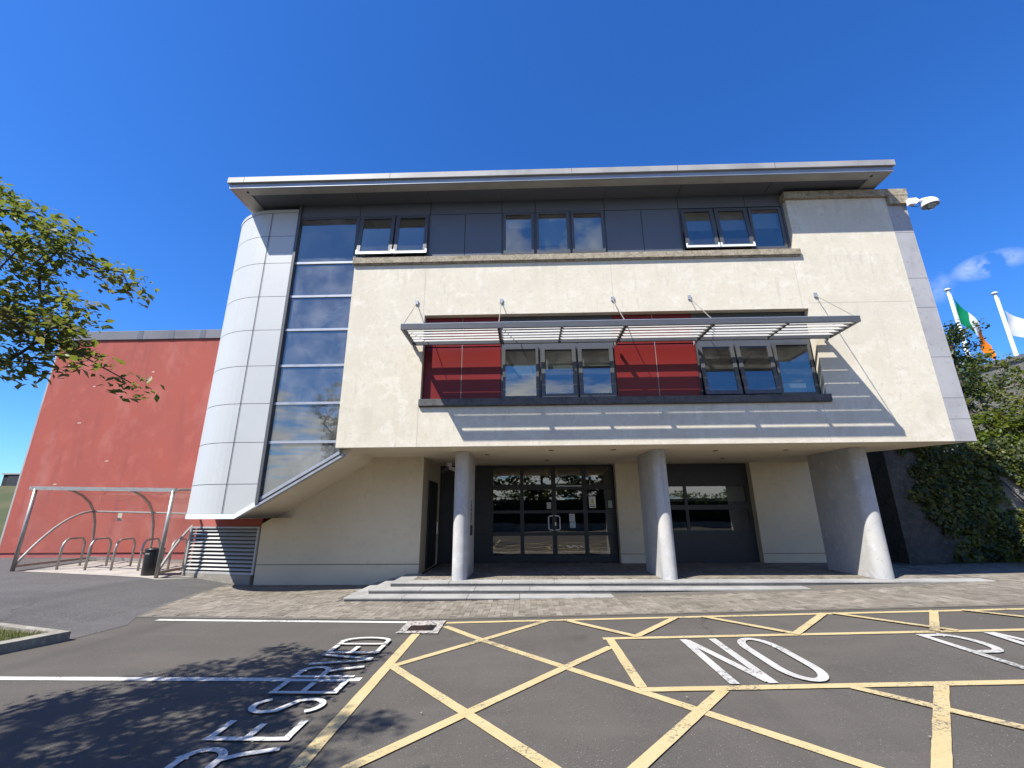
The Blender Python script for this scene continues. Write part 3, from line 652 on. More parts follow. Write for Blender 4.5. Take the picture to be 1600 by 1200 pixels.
# soffit under the overhang and under the stair
mb = MB(); mb.prism([(-3.80, 9.36, ZS), (9.20, 9.36, ZS), (8.25, 10.95, ZS), (8.25, 13.4, ZS), (-3.80, 13.4, ZS)], (0, 0, .1)); mb.prism([(-3.84, 9.202, ZS + .001), (9.21, 9.204, ZS + .001), (9.20, 9.359, ZS + .001), (-3.84, 9.359, ZS + .001)], (0, 0, .02))
sof = mb.build('soffit', M['soffit'], bld)
MB().prism([(-6.0, 9.40, 1.50), (-3.80, 9.40, 2.82), (-3.72, 9.40, ZS), (-3.72, 9.40, 3.05), (-6.0, 9.40, 1.66)], (0, 1.6, 0)).build('stair_soffit', M['soffit'], bld)
mb = MB()
for x, y in ((-.9, 10.6), (.6, 9.95), (2.0, 9.95), (4.4, 10.3), (6.0, 10.3), (.6, 11.9), (5.2, 11.8)): mb.lathe((x, y, ZS - .012), [(0, 0), (.05, 0), (.06, .006), (.06, .012)], 16)
each(mb, 'downlight', M['sill_dark'], sof)
# side and rear walls
mb = MB(); mb.prism([(9.215, 9.362, ZS + .1), (8.25, 10.95, ZS + .1), (8.25, 20, ZS + .1), (8.15, 20, ZS + .1), (8.15, 10.9, ZS + .1), (9.1, 9.362, ZS + .1)], (0, 0, 8.83 - ZS - .1))
mb.box(-7.3, 8.15, 19.9, 20, 0, 9.1); mb.build('side_wall', M['render_low'], bld)
# ground floor
mb = MB(); mb.prism([(-6.36, 10.95, 0.0), (-2.5, 10.95, .0), (-2.5, 10.95, ZS), (-3.70, 10.95, ZS), (-6.36, 10.95, 1.36)], (0, .15, 0)); mb.box(-2.62, -2.5, 11.1, 13.2, .2, ZS); mb.box(-6.36, -6.2, 11.1, 16, 0, 1.36)
lw = mb.build('ground_floor_wall', M['render_low'], bld)
mb = MB(); mb.box(-6.365, -2.495, 10.945, 10.95, .44, .452); each(mb, 'plinth_joint', M['joint'], lw)
for a, b in ((2.60, 3.66), (6.44, 8.25)):
    p = MB().box(a, b, 12.95, 13.2, .2, ZS).build('pier', M['render_low'], bld)
    MB().box(a, b, 12.945, 12.95, .47, .482).build('plinth_joint', M['joint'], p)
MB().box(8.13, 8.25, 13.2, 19.9, 0, ZS + .1).build('passage_wall', M['dark_wall'], bld)  # near-black colour carries the shade of the passage
# entrance recess: dark panels, side door, glazed screen with a pair of doors
YD = 13.2
mb = MB(); gx = [-2.5, -1.47, -.99]; gz_ = [.24, 1.0, 1.6, 2.24, ZS]
for a, b in zip(gx, gx[1:]):
    for c, d in zip(gz_, gz_[1:]): mb.box(a + .006, b - .006, YD - .03, YD, c + .006, d - .006)
dp = mb.build('entrance_panel', M['frame_dark'], bld)
box('panel_backing', M['joint'], dp, -2.5, -.99, YD + .002, YD + .05, .24, ZS)
sd = MB().box(-2.495, -2.46, 11.6, 12.7, .26, 2.4).build('side_door', M['frame_dark'], bld)
MB().tube([(-2.46, 12.45, 1.05), (-2.40, 12.45, 1.05), (-2.40, 12.45, 1.35), (-2.46, 12.45, 1.35)], .012, 8).build('handle', M['chrome'], sd)
rows = [(.42, .95), (1.04, 1.56), (1.64, 2.22), (2.37, 2.86)]
cols = [(-.93, -.15), (-.04, .76), (.89, 1.66), (1.78, 2.50)]
mb = MB(); pan = [(*c, *r) for c in (cols[0], cols[3]) for r in rows] + [(*c, *rows[3]) for c in cols[1:3]] + [(-.09, 1.71, .26, 2.30)]
holes_wall(mb, -.99, 2.56, .24, ZS - .01, YD - .03, YD + .05, pan)
scr = mb.build('entrance_screen', M['frame_dark'], bld)
for p in pan[:-1]: box('pane', M['glass_dark'], scr, p[0], p[1], YD + .005, YD + .013, p[2], p[3])
for i, (c, (xa, xb)) in enumerate(zip(cols[1:3], ((-.085, .81), (.82, 1.705)))):
    mb = MB(); holes_wall(mb, xa, xb, .265, 2.29, YD - .045, YD + .01, [(*c, *r) for r in rows[:3]])
    dr = mb.build('entrance_door', M['frame_dark'], bld)
    for r in rows[:3]: box('pane', M['glass_dark'], dr, c[0], c[1], YD - .02, YD - .012, r[0], r[1])
    hx = xb - .035 if i == 0 else xa + .035; s_ = -1 if i == 0 else 1; ya = YD - .045; yh = YD - .10
    MB().tube([(hx, ya, 1.10), (hx, yh, 1.10), (hx + s_ * .09, yh, 1.11), (hx + s_ * .12, yh, 1.14), (hx + s_ * .12, yh, 1.45), (hx + s_ * .09, yh, 1.48), (hx, yh, 1.49), (hx, ya, 1.49)], .016, 8).build('handle', M['white_plastic'], dr)
    if i == 0: continue
    box('lock', M['chrome'], dr, xa + .015, xa + .05, YD - .05, YD - .045, 1.22, 1.32)
box('door_closer', M['chrome'], scr, .90, 1.64, YD - .06, YD - .031, 2.305, 2.325)
# ground floor window right of the entrance
mb = MB(); wp = [(3.70, 4.57, 1.07, 1.63), (4.65, 6.34, 1.07, 1.63), (3.70, 4.57, 1.76, 2.28), (4.65, 6.34, 1.76, 2.28)]
holes_wall(mb, 3.66, 6.44, .24, ZS - .01, YD - .02, YD + .06, wp)
for a, b in ((3.69, 4.58), (4.64, 6.36)):
    for c, d in ((.34, .98), (2.36, 2.88)): mb.box(a, b, YD - .026, YD - .021, c, d)
gw = mb.build('ground_floor_window', M['frame_dark'], bld)
for p in wp: box('pane', M['glass_dark'], gw, p[0], p[1], YD + .01, YD + .018, p[2], p[3])
for a, b in ((3.70, 4.57), (4.65, 6.34)): box('blind', M['blind'], gw, a + .01, b - .01, YD + .09, YD + .096, 1.86, 2.28)
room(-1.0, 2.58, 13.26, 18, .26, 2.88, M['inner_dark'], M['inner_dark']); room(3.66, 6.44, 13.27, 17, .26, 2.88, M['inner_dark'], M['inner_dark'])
# fin columns with a rounded front edge
for x0, x1 in ((-1.575, -1.26), (2.845, 3.15), (7.19, 7.56)):
    r_ = (x1 - x0) / 2; cx = (x0 + x1) / 2; yf = 9.88
    out = [(cx + r_ * math.cos(a), yf + r_ + r_ * math.sin(a)) for a in [R(180 + i * 180 / 20) for i in range(21)]] + [(x1, 11.3), (x0, 11.3)]
    if x0 > 7: out = out[:21] + [(x1, 11.5), (x0, 11.5)]
    MB().prism([(x, y, .235) for x, y in out], (0, 0, ZS - .236)).build('column', M['concrete'], bld)
# louvred vent, red band and plinth under the tower
A, B = Vector((-8.40, 11.48, 0)), Vector((-6.37, 11.02, 0)); d = (B - A); L_ = d.length; d.normalize(); nn = Vector((d.y, -d.x, 0))
def lv(a, z, o=0.): p = A + d * a + nn * o; return Vector((p.x, p.y, z))
def lbox(m, a0, a1, z0, z1, o0, o1): m.raw([lv(a, z, o) for z in (z0, z1) for o in (o0, o1) for a in (a0, a1)], [(0, 2, 3, 1), (4, 5, 7, 6), (0, 1, 5, 4), (2, 6, 7, 3), (0, 4, 6, 2), (1, 3, 7, 5)]); return m
mb = MB(); lbox(mb, 0, .05, .22, 1.30, 0, .1); lbox(mb, L_ - .05, L_, .22, 1.30, 0, .1); lbox(mb, .05, L_ - .05, .22, .27, 0, .1); lbox(mb, .05, L_ - .05, 1.26, 1.30, 0, .1)
lou = mb.build('louvre_vent', M['louvre'], bld)
mb = MB()
for i in range(11):
    z = .31 + i * .088
    mb.raw([lv(.05, z, .085), lv(L_ - .05, z, .085), lv(L_ - .05, z + .04, .045), lv(.05, z + .04, .045), lv(.05, z - .008, .08), lv(L_ - .05, z - .008, .08), lv(L_ - .05, z + .032, .04), lv(.05, z + .032, .04)], [(0, 1, 2, 3), (7, 6, 5, 4), (0, 4, 5, 1), (2, 6, 7, 3)])
each(mb, 'slat', M['louvre'], lou)
lbox(MB(), .05, L_ - .05, .27, 1.26, -.06, -.05).build('louvre_backing', M['black'], lou)
lbox(MB(), 0, L_ - .05, 0.0, .215, 0, .11).build('louvre_plinth', M['kerb'], bld)
lbox(MB(), 0, L_, 1.305, 1.5, 0, .06).build('red_band', M['redwall'], bld)
lbox(MB(), 0, L_, 0, 1.5, -.4, -.1).build('vent_wall', M['redplinth'], bld)
# sunshade
AX = [-2.47, -.51, 2.04, 3.78, 6.60]; Y0, Y1 = 8.15, 9.11; zb, zt = 5.155, 5.27
mb = MB(); mb.box(AX[0], AX[-1] + .05, Y0, Y0 + .05, zb, zt); mb.box(AX[0], AX[-1] + .05, Y1 - .05, Y1, zb + .02, zt - .02)
ss = mb.build('sunshade', M['frame'], bld)
for x in AX:
    MB().box(x, x + .05, Y0 + .052, Y1 - .052, zb + .003, zt - .003).build('bracket', M['frame'], ss)
    box('bracket_foot', M['frame_light'], ss, x + .005, x + .045, Y1, 9.25, 5.14, 5.23)
for x in (.77, 5.28): MB().box(x, x + .025, Y0 + .052, Y1 - .052, zb + .006, zt - .006).build('blade_rib', M['frame'], ss)
for a, b in zip(AX, AX[1:]):
    for i in range(5):
        yc = 8.33 + i * .146; c = .0475; ca, sa = .050, .0385
        mb = MB().prism([(a + .052, yc - ca, 5.21 - sa), (a + .052, yc + ca, 5.21 + sa), (a + .052, yc + ca + .006, 5.21 + sa - .008), (a + .052, yc - ca + .006, 5.21 - sa - .008)], (b - a - .054, 0, 0))
        mb.build('blade', M['louvre'], ss)
mb = MB(); mb.box(AX[0], AX[-1] + .05, Y0 - .003, Y0 + .052, zt, zt + .012); mb.build('rail_cap', M['frame_light'], ss)
for i, x in enumerate(AX):
    MB().tube([(x + .025, 9.2, 6.27), (x + .025, 8.22, 5.28)], .009, 6).build('tie_rod', M['galv'], ss)
    MB().box(x - .01, x + .06, 9.17, 9.198, 6.22, 6.32).build('rod_anchor', M['frame_light'], ss)
# ------------------------------------------------------------------ ground, paving, steps
xs_g = [-400, -60, -20] + KX + [16, 60, 400]; ys_g = [-400, -40, -15, 0, 20, 60, 400]
mb = MB()
for a, b in zip(xs_g, xs_g[1:]):
    for c, d in zip(ys_g, ys_g[1:]): mb.face([(a, c, gz(a)), (b, c, gz(b)), (b, d, gz(b)), (a, d, gz(a))])
tag(mb.build('car_park', M['asphalt']), kind='structure')
tag(drape('path', [[(-6.10, 6.36), (-6.02, 7.2), (-6.33, 7.72), (-6.66, 8.61), (-6.88, 9.7), (-6.95, 11.3), (-7.6, 12), (-7.6, 14.6), (-60, 14.6), (-60, 6.36)]], .004, M['tarmac']), kind='structure')
tag(drape('paving', [[(-6.33, 7.70), (-1.9, 7.49), (13.5, 7.52), (13.5, 12.2), (8, 12.2), (8, 11.2), (-6.6, 11.2), (-6.95, 10.9), (-6.88, 9.7), (-6.66, 8.61)]], .006, M['bed']), kind='structure')
def inpoly(x, y, P):
    c = False; j = len(P) - 1
    for i in range(len(P)):
        if (P[i][1] > y) != (P[j][1] > y) and x < (P[j][0] - P[i][0]) * (y - P[i][1]) / (P[j][1] - P[i][1]) + P[i][0]: c = not c
        j = i
    return c
def blocks(name, poly, hz, w_=.098, ang=0.):
    mb = MB(); ca, sa = math.cos(ang), math.sin(ang)
    xs_ = [p[0] for p in poly]; ys_ = [p[1] for p in poly]; cx, cy = xs_[0], ys_[0]
    Rn = int((max(xs_) - min(xs_) + max(ys_) - min(ys_)) / w_) + 2
    for i in range(-Rn, Rn):
        for j in range(-Rn, Rn):
            s_ = (i - j) % 4
            if s_ not in (0, 3): continue
            a, b = (2, 1) if s_ == 0 else (1, 2)
            q = [(i + .025, j + .025), (i + a - .025, j + .025), (i + a - .025, j + b - .025), (i + .025, j + b - .025)]
            q = [(cx + (x * ca - y * sa) * w_, cy + (x * sa + y * ca) * w_) for x, y in q]
            mx = sum(p[0] for p in q) / 4; my_ = sum(p[1] for p in q) / 4
            if not (inpoly(mx, my_, poly) and all(inpoly(mx + (p[0] - mx) * .6, my_ + (p[1] - my_) * .6, poly) for p in q)): continue
            h = random.uniform(-.0012, .0012); v = min(1, max(0, random.gauss(.5, .25)))
            tx, ty = random.uniform(-.012, .012), random.uniform(-.012, .012)
            top = [(x, y, hz(x) + h + (x - mx) * tx + (y - my_) * ty) for x, y in q]; bot = [(x, y, z - .012) for x, y, z in top]
            mb.raw(top + bot, [(0, 1, 2, 3), (0, 4, 5, 1), (1, 5, 6, 2), (2, 6, 7, 3), (3, 7, 4, 0)], v)
    return mb.build(name, M['brick'])
pv = blocks('paving_blocks', [(-6.30, 7.75), (-1.9, 7.53), (13.4, 7.56), (13.4, 12.1), (9.3, 12.1), (9.3, 9.7), (5.9, 9.1), (2, 8.92), (-3.5, 9.0), (-3.5, 10.9), (-6.9, 10.9), (-6.83, 9.7), (-6.6, 8.61)], lambda x: gz(x) + .012)
tag(pv, kind='structure')
# three broad steps; the paving rises to meet them on the right
st = thing('entrance_steps', (3, 9.5, .1), 'three broad grey limestone steps fading into the rising paving at right', 'steps')
def step(x0, x1, y0, y1, z, zlow, name):
    mb = MB(); t = .38; xs_ = [x0]
    while xs_[-1] < x1 - .6: xs_.append(min(x1, xs_[-1] + random.uniform(.95, 1.25)))
    xs_[-1] = x1
    tb = z - .035
    for a, b in zip(xs_, xs_[1:]): mb.box(a + .002, b - .002, y0, y0 + t, tb, z)
    y = y0 + t
    while y < y1 - .1:
        yb = min(y1, y + 1.0); mb.box(x0, x0 + t, y + .002, yb, tb, z); y = yb
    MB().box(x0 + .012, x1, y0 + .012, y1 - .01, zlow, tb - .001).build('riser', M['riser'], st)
    return mb.build(name, M['stone_step'], st, bevel=.006)
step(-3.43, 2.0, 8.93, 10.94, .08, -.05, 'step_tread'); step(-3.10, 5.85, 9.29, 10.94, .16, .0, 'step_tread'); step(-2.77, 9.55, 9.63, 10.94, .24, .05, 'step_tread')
MB().box(-2.4, 9.9, 10.0, 13.25, .0, .226).build('platform_base', M['bed'], st)
tag(blocks('platform_paving', [(-2.38, 10.02), (9.55, 10.02), (9.9, 10.3), (9.9, 13.2), (-2.38, 13.2)], lambda x: .239), kind='structure')
tag(drape('concrete_pad', [[(-12.35, 11.28), (-9.6, 10.86), (-8.45, 10.62), (-7.95, 11.2), (-8.3, 13.3), (-12.8, 13.75)]], .010, M['slab']), kind='structure')
# kerbed grass island, lower left
kz = .115
isl = [(-6.07, 6.37), (-6.62, 5.02), (-9.5, 4.2), (-20, 4.2), (-20, 7.35), (-7.3, 6.60)]
inn = [(-6.30, 6.33), (-6.74, 5.16), (-9.5, 4.33), (-19.9, 4.33), (-19.9, 7.22), (-7.3, 6.47)]
mb = MB(); n_ = len(isl)
for i in range(n_):
    p, q, a, b = isl[i], isl[(i + 1) % n_], inn[i], inn[(i + 1) % n_]
    zf = lambda t: gz(t[0])
    P_ = [(p[0], p[1], zf(p) - .05), (q[0], q[1], zf(q) - .05), (q[0], q[1], zf(q) + kz), (p[0], p[1], zf(p) + kz)]
    mb.face(P_); mb.face([(p[0], p[1], zf(p) + kz), (q[0], q[1], zf(q) + kz), (b[0], b[1], zf(b) + kz), (a[0], a[1], zf(a) + kz)])
    mb.face([(a[0], a[1], zf(a) + kz), (b[0], b[1], zf(b) + kz), (b[0], b[1], zf(b)), (a[0], a[1], zf(a))])
tag(mb.build('kerb', M['kerb']), kind='structure')
tag(drape('lawn', [inn], .09, M['turf']), kind='structure')
# painted markings
def band(p, q, w_):
    p, q = Vector((*p, 0)), Vector((*q, 0)); d = (q - p).normalized(); n = Vector((-d.y, d.x, 0)) * w_ / 2
    L = (q - p).length; k = max(1, int(L / .09)); e = lambda i: n * (1 + (random.gauss(0, .022) if 0 < i < k else 0))
    lo = [p + (q - p) * (i / k) - e(i) for i in range(k + 1)]; hi = [p + (q - p) * (i / k) + e(i) for i in range(k + 1)]
    return [tuple(v[:2]) for v in lo + hi[::-1]]
YZ = .006
def mark(name, bands, label, m=M['yellow'], z=YZ, cat='road marking', group=None):
    o = drape(name, bands, z, m, step=.0005); tag(o, label, cat, group); return o
W_ = .098
mark('bay_line', [band((-5.82, 7.52), (-1.80, 7.36), .10)], 'white painted line along the edge of the paving left of the drain', M['white_bright'])
mark('bay_line', [band((-14, 5.01), (-1.66, 4.98), .095)], 'white parking bay line running left under the tree shadow', M['white_bright'])
mark('edge_line', [band((-1.50, -1), (-1.515, 6.66), .115)], 'long yellow line beside the RESERVED lettering up to the drain', z=.0075)
mark('edge_line', [band((-1.20, 7.25), (14, 7.30), .10)], 'yellow line along the edge of the block paving right of the drain', z=.0075)
mark('marking_box', [band((.95, 6.22), (14, 6.16), .095), band((1.0, 4.565), (14, 4.57), .10), band((1.03, 6.17), (1.03, 4.62), .10)], 'yellow painted box outline around the NO PARKING lettering', z=.009)
hb = [band((-1.18, 7.05), (-.56, 6.27), W_), band((-.56, 6.27), (.40, 5.19), W_), band((.40, 5.19), (1.14, 4.38), W_), band((1.14, 4.38), (3.0, 2.25), W_), band((.28, 7.22), (-.51, 6.36), W_), band((-.51, 6.36), (-1.45, 5.36), W_), band((.98, 5.87), (.40, 5.21), W_), band((.40, 5.21), (-1.46, 3.03), W_),
      band((-1.45, 5.34), (.11, 3.38), W_), band((.11, 3.38), (1.2, 2.0), W_), band((1.72, 4.52), (.69, 3.34), W_), band((.69, 3.34), (-.5, 1.95), W_), band((2.84, 4.53), (3.47, 3.76), W_), band((3.47, 3.76), (5, 1.9), W_), band((3.62, 4.54), (2.49, 3.27), W_), band((2.49, 3.27), (1.35, 1.95), W_), band((5.6, 4.54), (3.3, 1.95), W_),
      band((.56, 7.24), (1.40, 6.25), W_), band((2.20, 7.25), (1.38, 6.27), W_), band((2.58, 7.26), (3.36, 6.22), W_), band((4.36, 7.27), (3.32, 6.20), W_), band((4.48, 7.27), (5.3, 6.20), W_), band((5.95, 7.28), (5.02, 6.20), W_), band((6.35, 7.28), (7.2, 6.19), W_), band((7.8, 7.28), (6.9, 6.19), W_)]
mark('hatch_marking', hb, 'yellow diagonal cross hatching painted over the asphalt in front of the entrance')
def stroke_polys(strokes, T, w_):
    out = []
    for s_ in strokes:
        pts = [Vector((*T(p), 0)) for p in s_]; k = len(pts); L, Rr = [], []
        for i, p in enumerate(pts):
            d = (pts[min(i + 1, k - 1)] - pts[max(i - 1, 0)]).normalized(); n = Vector((-d.y, d.x, 0))
            ww = w_
            if 0 < i < k - 1:
                d1 = (pts[i] - pts[i - 1]).normalized(); ww = w_ / max(.5, abs(d1.dot(d)))
            L.append(p + n * ww / 2); Rr.append(p - n * ww / 2)
        for i in range(k - 1): out.append([tuple(L[i][:2]), tuple(L[i + 1][:2]), tuple(Rr[i + 1][:2]), tuple(Rr[i][:2])])
    return out
def arcp(cx, cy, rx, ry, a0, a1, n=10): return [(cx + rx * math.cos(R(a0 + (a1 - a0) * i / n)), cy + ry * math.sin(R(a0 + (a1 - a0) * i / n))) for i in range(n + 1)]
GL = {
 'R': [[(.1, 0), (.1, 1)], [(.1, .95), (.55, .95)] + arcp(.55, .74, .35, .21, 90, -90, 10) + [(.1, .53)], [(.5, .53), (.72, .35), (.92, 0)]],
 'E': [[(.1, 0), (.1, 1)], [(.14, .95), (.95, .95)], [(.14, .52), (.80, .52)], [(.14, .05), (.95, .05)]],
 'S': [arcp(.5, .74, .38, .22, 20, 180, 10) + [(.2, .58), (.8, .42)] + arcp(.5, .26, .38, .22, 0, -160, 10)],
 'V': [[(.02, 1), (.46, 0)], [(.98, 1), (.54, 0)]],
 'D': [[(.1, 0), (.1, 1)], [(.1, .95), (.45, .95)] + arcp(.45, .5, .45, .45, 90, -90, 14) + [(.1, .05)]],
 'N': [[(.1, 0), (.1, 1)], [(.15, .97), (.85, .03)], [(.9, 0), (.9, 1)]],
 'O': [arcp(.5, .72, .40, .25, 0, 180, 12) + arcp(.5, .28, .40, .25, 180, 360, 12) + [(.9, .72)]],
 'P': [[(.1, 0), (.1, 1)], [(.1, .965), (.55, .965)] + arcp(.55, .74, .35, .225, 90, -90, 10) + [(.1, .515)]],
 'A': [[(.02, 0), (.46, 1)], [(.98, 0), (.54, 1)], [(.2, .33), (.8, .33)]],
 'K': [[(.1, 0), (.1, 1)], [(.9, 1), (.15, .48)], [(.35, .6), (.95, 0)]], 'I': [[(.5, 0), (.5, 1)]],
 'G': [arcp(.5, .70, .40, .27, 10, 180, 10) + arcp(.5, .30, .40, .27, 180, 350, 10) + [(.9, .48), (.55, .48)]],
}
pos = [3.31, 3.735, 4.17, 4.585, 4.99, 5.385, 5.77, 6.12]; polys = []
for ch, y in zip('RESERVED', pos):
    polys += stroke_polys(GL[ch], lambda p, y=y: (-1.745 - p[1] * .64, y + p[0] * .345), .056)
tag(drape('road_lettering', polys, .012, M['white_bright'], step=.0002), 'white word RESERVED painted up the side of a parking bay', 'road marking')
polys = []
for ch, x in zip('NO', (1.835, 2.42)): polys += stroke_polys(GL[ch], lambda p, x=x: (x + p[0] * .435 + .03 * p[1], 4.645 + p[1] * 1.45), .088)
tag(drape('road_lettering', polys, .012, M['white'], step=.0002), 'worn white word NO painted inside the yellow box', 'road marking')
polys = []
for ch, x in zip('PARKING', (4.66, 5.31, 5.96, 6.58, 7.2, 7.6, 8.2)): polys += stroke_polys(GL[ch], lambda p, x=x: (x + p[0] * .46 + .03 * p[1], 4.645 + p[1] * 1.45), .088)
tag(drape('road_lettering', polys, .012, M['white'], step=.0002), 'white word starting PA painted inside the yellow box at the right edge', 'road marking')
# drain
dr = thing('drain', (-1.5, 7.04, 0), 'rusty slotted drain grate in a speckled concrete surround', 'drain')
fr = drape('surround', [[(-1.81, 6.70), (-1.21, 6.63), (-1.22, 6.78), (-1.79, 6.81)], [(-1.79, 7.10), (-1.23, 7.10), (-1.22, 7.38), (-1.81, 7.40)], [(-1.79, 6.81), (-1.69, 6.80), (-1.69, 7.10), (-1.80, 7.10)], [(-1.31, 6.79), (-1.22, 6.78), (-1.22, 7.10), (-1.31, 7.10)]], .0145, M['terrazzo'], parent=dr)
mb = MB()
for i in range(10): x = -1.685 + i * .0408; mb.beam((x, 6.80, .012), (x + .0, 7.10, .012), .013, .012)
mb.beam((-1.69, 6.955, .010), (-1.31, 6.955, .010), .014, .008); mb.build('grate', M['iron'], dr)
drape('sump', [[(-1.69, 6.80), (-1.31, 6.79), (-1.31, 7.10), (-1.69, 7.10)]], .0078, M['black'], parent=dr)

# ------------------------------------------------------------------ red hall at the left
hall = thing('red_hall', (-12, 14.4, .3), 'windowless red rendered hall with a grey parapet left of the silver tower', 'building')
XL = -16.73
box('wall', M['redwall'], hall, XL, -5, 14.4, 30, .455, 7.64); box('plinth', M['redplinth'], hall, XL + .03, -5, 14.43, 30, -.1, .445)
box('corner_trim', M['fascia'], hall, XL - .06, XL - .002, 14.4, 14.48, .0, 7.64)
pp = box('parapet', M['parapet'], hall, XL - .05, -5, 14.35, 30.05, 7.65, 7.99, bevel=.01)
mb = MB()
for x in (-13.9, -12.75, -11.6): mb.box(x, x + .2, 14.344, 14.349, 7.66, 7.98)
each(mb, 'parapet_joint', M['clad'], pp)
mb = MB()
for x, z, w_, h in ((-15.3, 4.6, .14, .05), (-14.0, 3.3, .13, .045), (-13.1, 6.4, .1, .06), (-9.9, 2.3, .28, .2), (-15.1, 5.9, .1, .05), (-15.55, 2.55, .12, .05)): mb.prism([(x, 14.398, z), (x + w_, 14.398, z + h * .2), (x + w_ * .8, 14.398, z + h), (x + w_ * .1, 14.398, z + h * .7)], (0, .01, 0))
each(mb, 'bare_patch', surf('bare_render', (.50, .36, .31), .9), hall)
# bike shelter
sh = thing('bike_shelter', (-12, 13.6, .08), 'curved clear bike shelter on galvanised steel tubes against the red wall', 'bike shelter')
FA, FB = Vector((-12.62, 11.29, .275)), Vector((-8.56, 10.77, .176)); BK = Vector((-.35, 2.3, 0))
hp = [(0, 1.97), (.15, 2.02), (.34, 2.04), (.5, 1.98), (.66, 1.86), (.80, 1.67), (.90, 1.42), (.96, 1.1), (1., .6), (1., .02)]
def hoop(t, off=0.):
    b = FA.lerp(FB, t); return [b + BK * s_ + Vector((0, 0, z + off)) for s_, z in hp]
for t in (0, .5, 1): MB().tube(hoop(t), .033, 8).build('hoop', M['galv'], sh, smooth=True)
for b, t in ((FA, 0), (FB, 1)): MB().tube([b + Vector((0, 0, -.02)), b + Vector((0, 0, 1.98))], .042, 10).build('post', M['galv'], sh, smooth=True)
MB().beam(FA + Vector((-.16, .02, 2.0)), FB + Vector((.06, -.01, 1.99)), .07, .09).build('front_beam', M['galv'], sh)
ra = [FA.lerp(FB, t) + BK * .90 + Vector((0, 0, 1.42)) for t in (0, 1)]; MB().tube(ra, .026, 8).build('rear_rail', M['galv'], sh)
ra = [FA.lerp(FB, t) + BK * .99 + Vector((0, 0, .10)) for t in (0, 1)]; MB().beam(ra[0], ra[1], .05, .08).build('base_rail', M['galv'], sh)
for b in (FA, FB):
    MB().beam(b + Vector((0, 0, .12)), b + BK + Vector((0, 0, .10)), .05, .06).build('base_rail', M['galv'], sh)
    q = [b + BK * (.90 * t) + Vector((0, 0, .12 + 1.30 * (1 - (1 - t) ** 2))) for t in [i / 12 for i in range(13)]]
    MB().tube(q, .03, 8).build('end_arch', M['fascia'], sh, smooth=True)
mb = MB(); ha, hb_ = hoop(.005, .035), hoop(.995, .035)
for i in range(len(hp) - 2): mb.face([ha[i], hb_[i], hb_[i + 1], ha[i + 1]])
mb.build('roof_sheet', M['poly'], sh, smooth=True)
for t in (.003, .997):
    h_ = hoop(t, -.01); b = FA.lerp(FB, t); MB().face([b + Vector((0, 0, .15))] + h_[:-1] + [h_[-1] + Vector((0, 0, .12))]).build('end_sheet', M['poly_end'], sh)
p0 = FA.lerp(FB, .19) + BK * .975; mb = MB()
MB().box(p0.x, p0.x + .13, p0.y - .05, p0.y - .045, 1.42, 1.66).build('notice', M['joint_pale'], sh)
for i, x in enumerate((-11.87, -11.17, -10.53, -9.86, -9.12)):
    b0, b1 = Vector((x, 11.64 + .04 * i, gz(x))), Vector((x - .24, 12.48 + .04 * i, gz(x - .24))); h = .74
    q = [b0] + [b0 + (b1 - b0) * (.5 - .5 * math.cos(a)) * 1. + Vector((0, 0, h - .22 + .22 * math.sin(a))) for a in [R(180 * k / 12) for k in range(13)]] + [b1]
    q = [b0, b0 + Vector((0, 0, h - .2))] + [b0 + (b1 - b0) * f + Vector((0, 0, z)) for f, z in ((.03, h - .12), (.10, h - .05), (.2, h), (.5, h + .0), (.8, h), (.90, h - .05), (.97, h - .12))] + [b1 + Vector((0, 0, h - .2)), b1]
    lab = ['bare steel bike stand hoop at the left end, farthest from the black bin', 'bare steel bike stand hoop standing second from the left end of the row', 'bare steel bike stand hoop in the very middle of the row', 'bare steel bike stand hoop half hidden behind the black bin', 'steel bike stand hoop seen through the clear end sheet right of the bin'][i]
    tag(MB().tube(q, .027, 8).build('bike_stand', M['galv'], loc=tuple(b0), smooth=True), lab, 'bike stand', 'bike stands under the shelter')
bn = thing('litter_bin', (-8.98, 11.1, .2), 'round black litter bin standing beside the shelter post', 'litter bin')
MB().lathe((-8.98, 11.1, .205), [(0, 0), (.17, 0), (.185, .03), (.195, .52), (.195, .55)], 24).build('body', M['black'], bn, smooth=True)
MB().lathe((-8.98, 11.1, .205), [(.195, .555), (.205, .56), (.205, .60), (.18, .615), (.13, .615), (.12, .50), (0, .5)], 24).build('lid', M['black'], bn, smooth=True)
MB().box(-9.04, -8.94, 10.902, 10.906, .69, .71).build('label_strip', M['fascia'], bn)
# ------------------------------------------------------------------ fittings on the building
cc = thing('security_camera', (9.24, 9.15, 8.6), 'white dome security camera on a bracket at the top right corner of the building', 'security camera')
mb = MB(); mb.prism([(9.16, 9.02, 8.50), (9.30, 9.02, 8.50), (9.42, 9.02, 8.60), (9.34, 9.02, 8.68), (9.16, 9.02, 8.66)], (0, .10, 0)); mb.build('mount', M['white_plastic'], cc, bevel=.008)
MB().tube([(9.38, 9.06, 8.58), (9.47, 9.04, 8.62), (9.56, 9.02, 8.64), (9.60, 9.02, 8.62)], [.035, .032, .03, .045], 10).build('arm', M['white_plastic'], cc, smooth=True)
MB().lathe((9.60, 9.02, 8.44), [(.165, .0), (.17, .02), (.16, .09), (.12, .15), (.065, .20), (0, .21)], 24).build('hood', M['white_plastic'], cc, smooth=True)
dm = MB().lathe((9.60, 9.02, 8.44), [(0, -.10), (.05, -.092), (.09, -.06), (.105, -.02), (.105, .015)], 24).build('dome', M['glass_dark'], cc, smooth=True)
mb = MB(); mb.lathe((9.60, 9.0, 8.44), [(0, -.08), (.05, -.06), (.06, .0), (.05, .02)], 16); mb.build('lens', M['white_plastic'], cc, smooth=True)
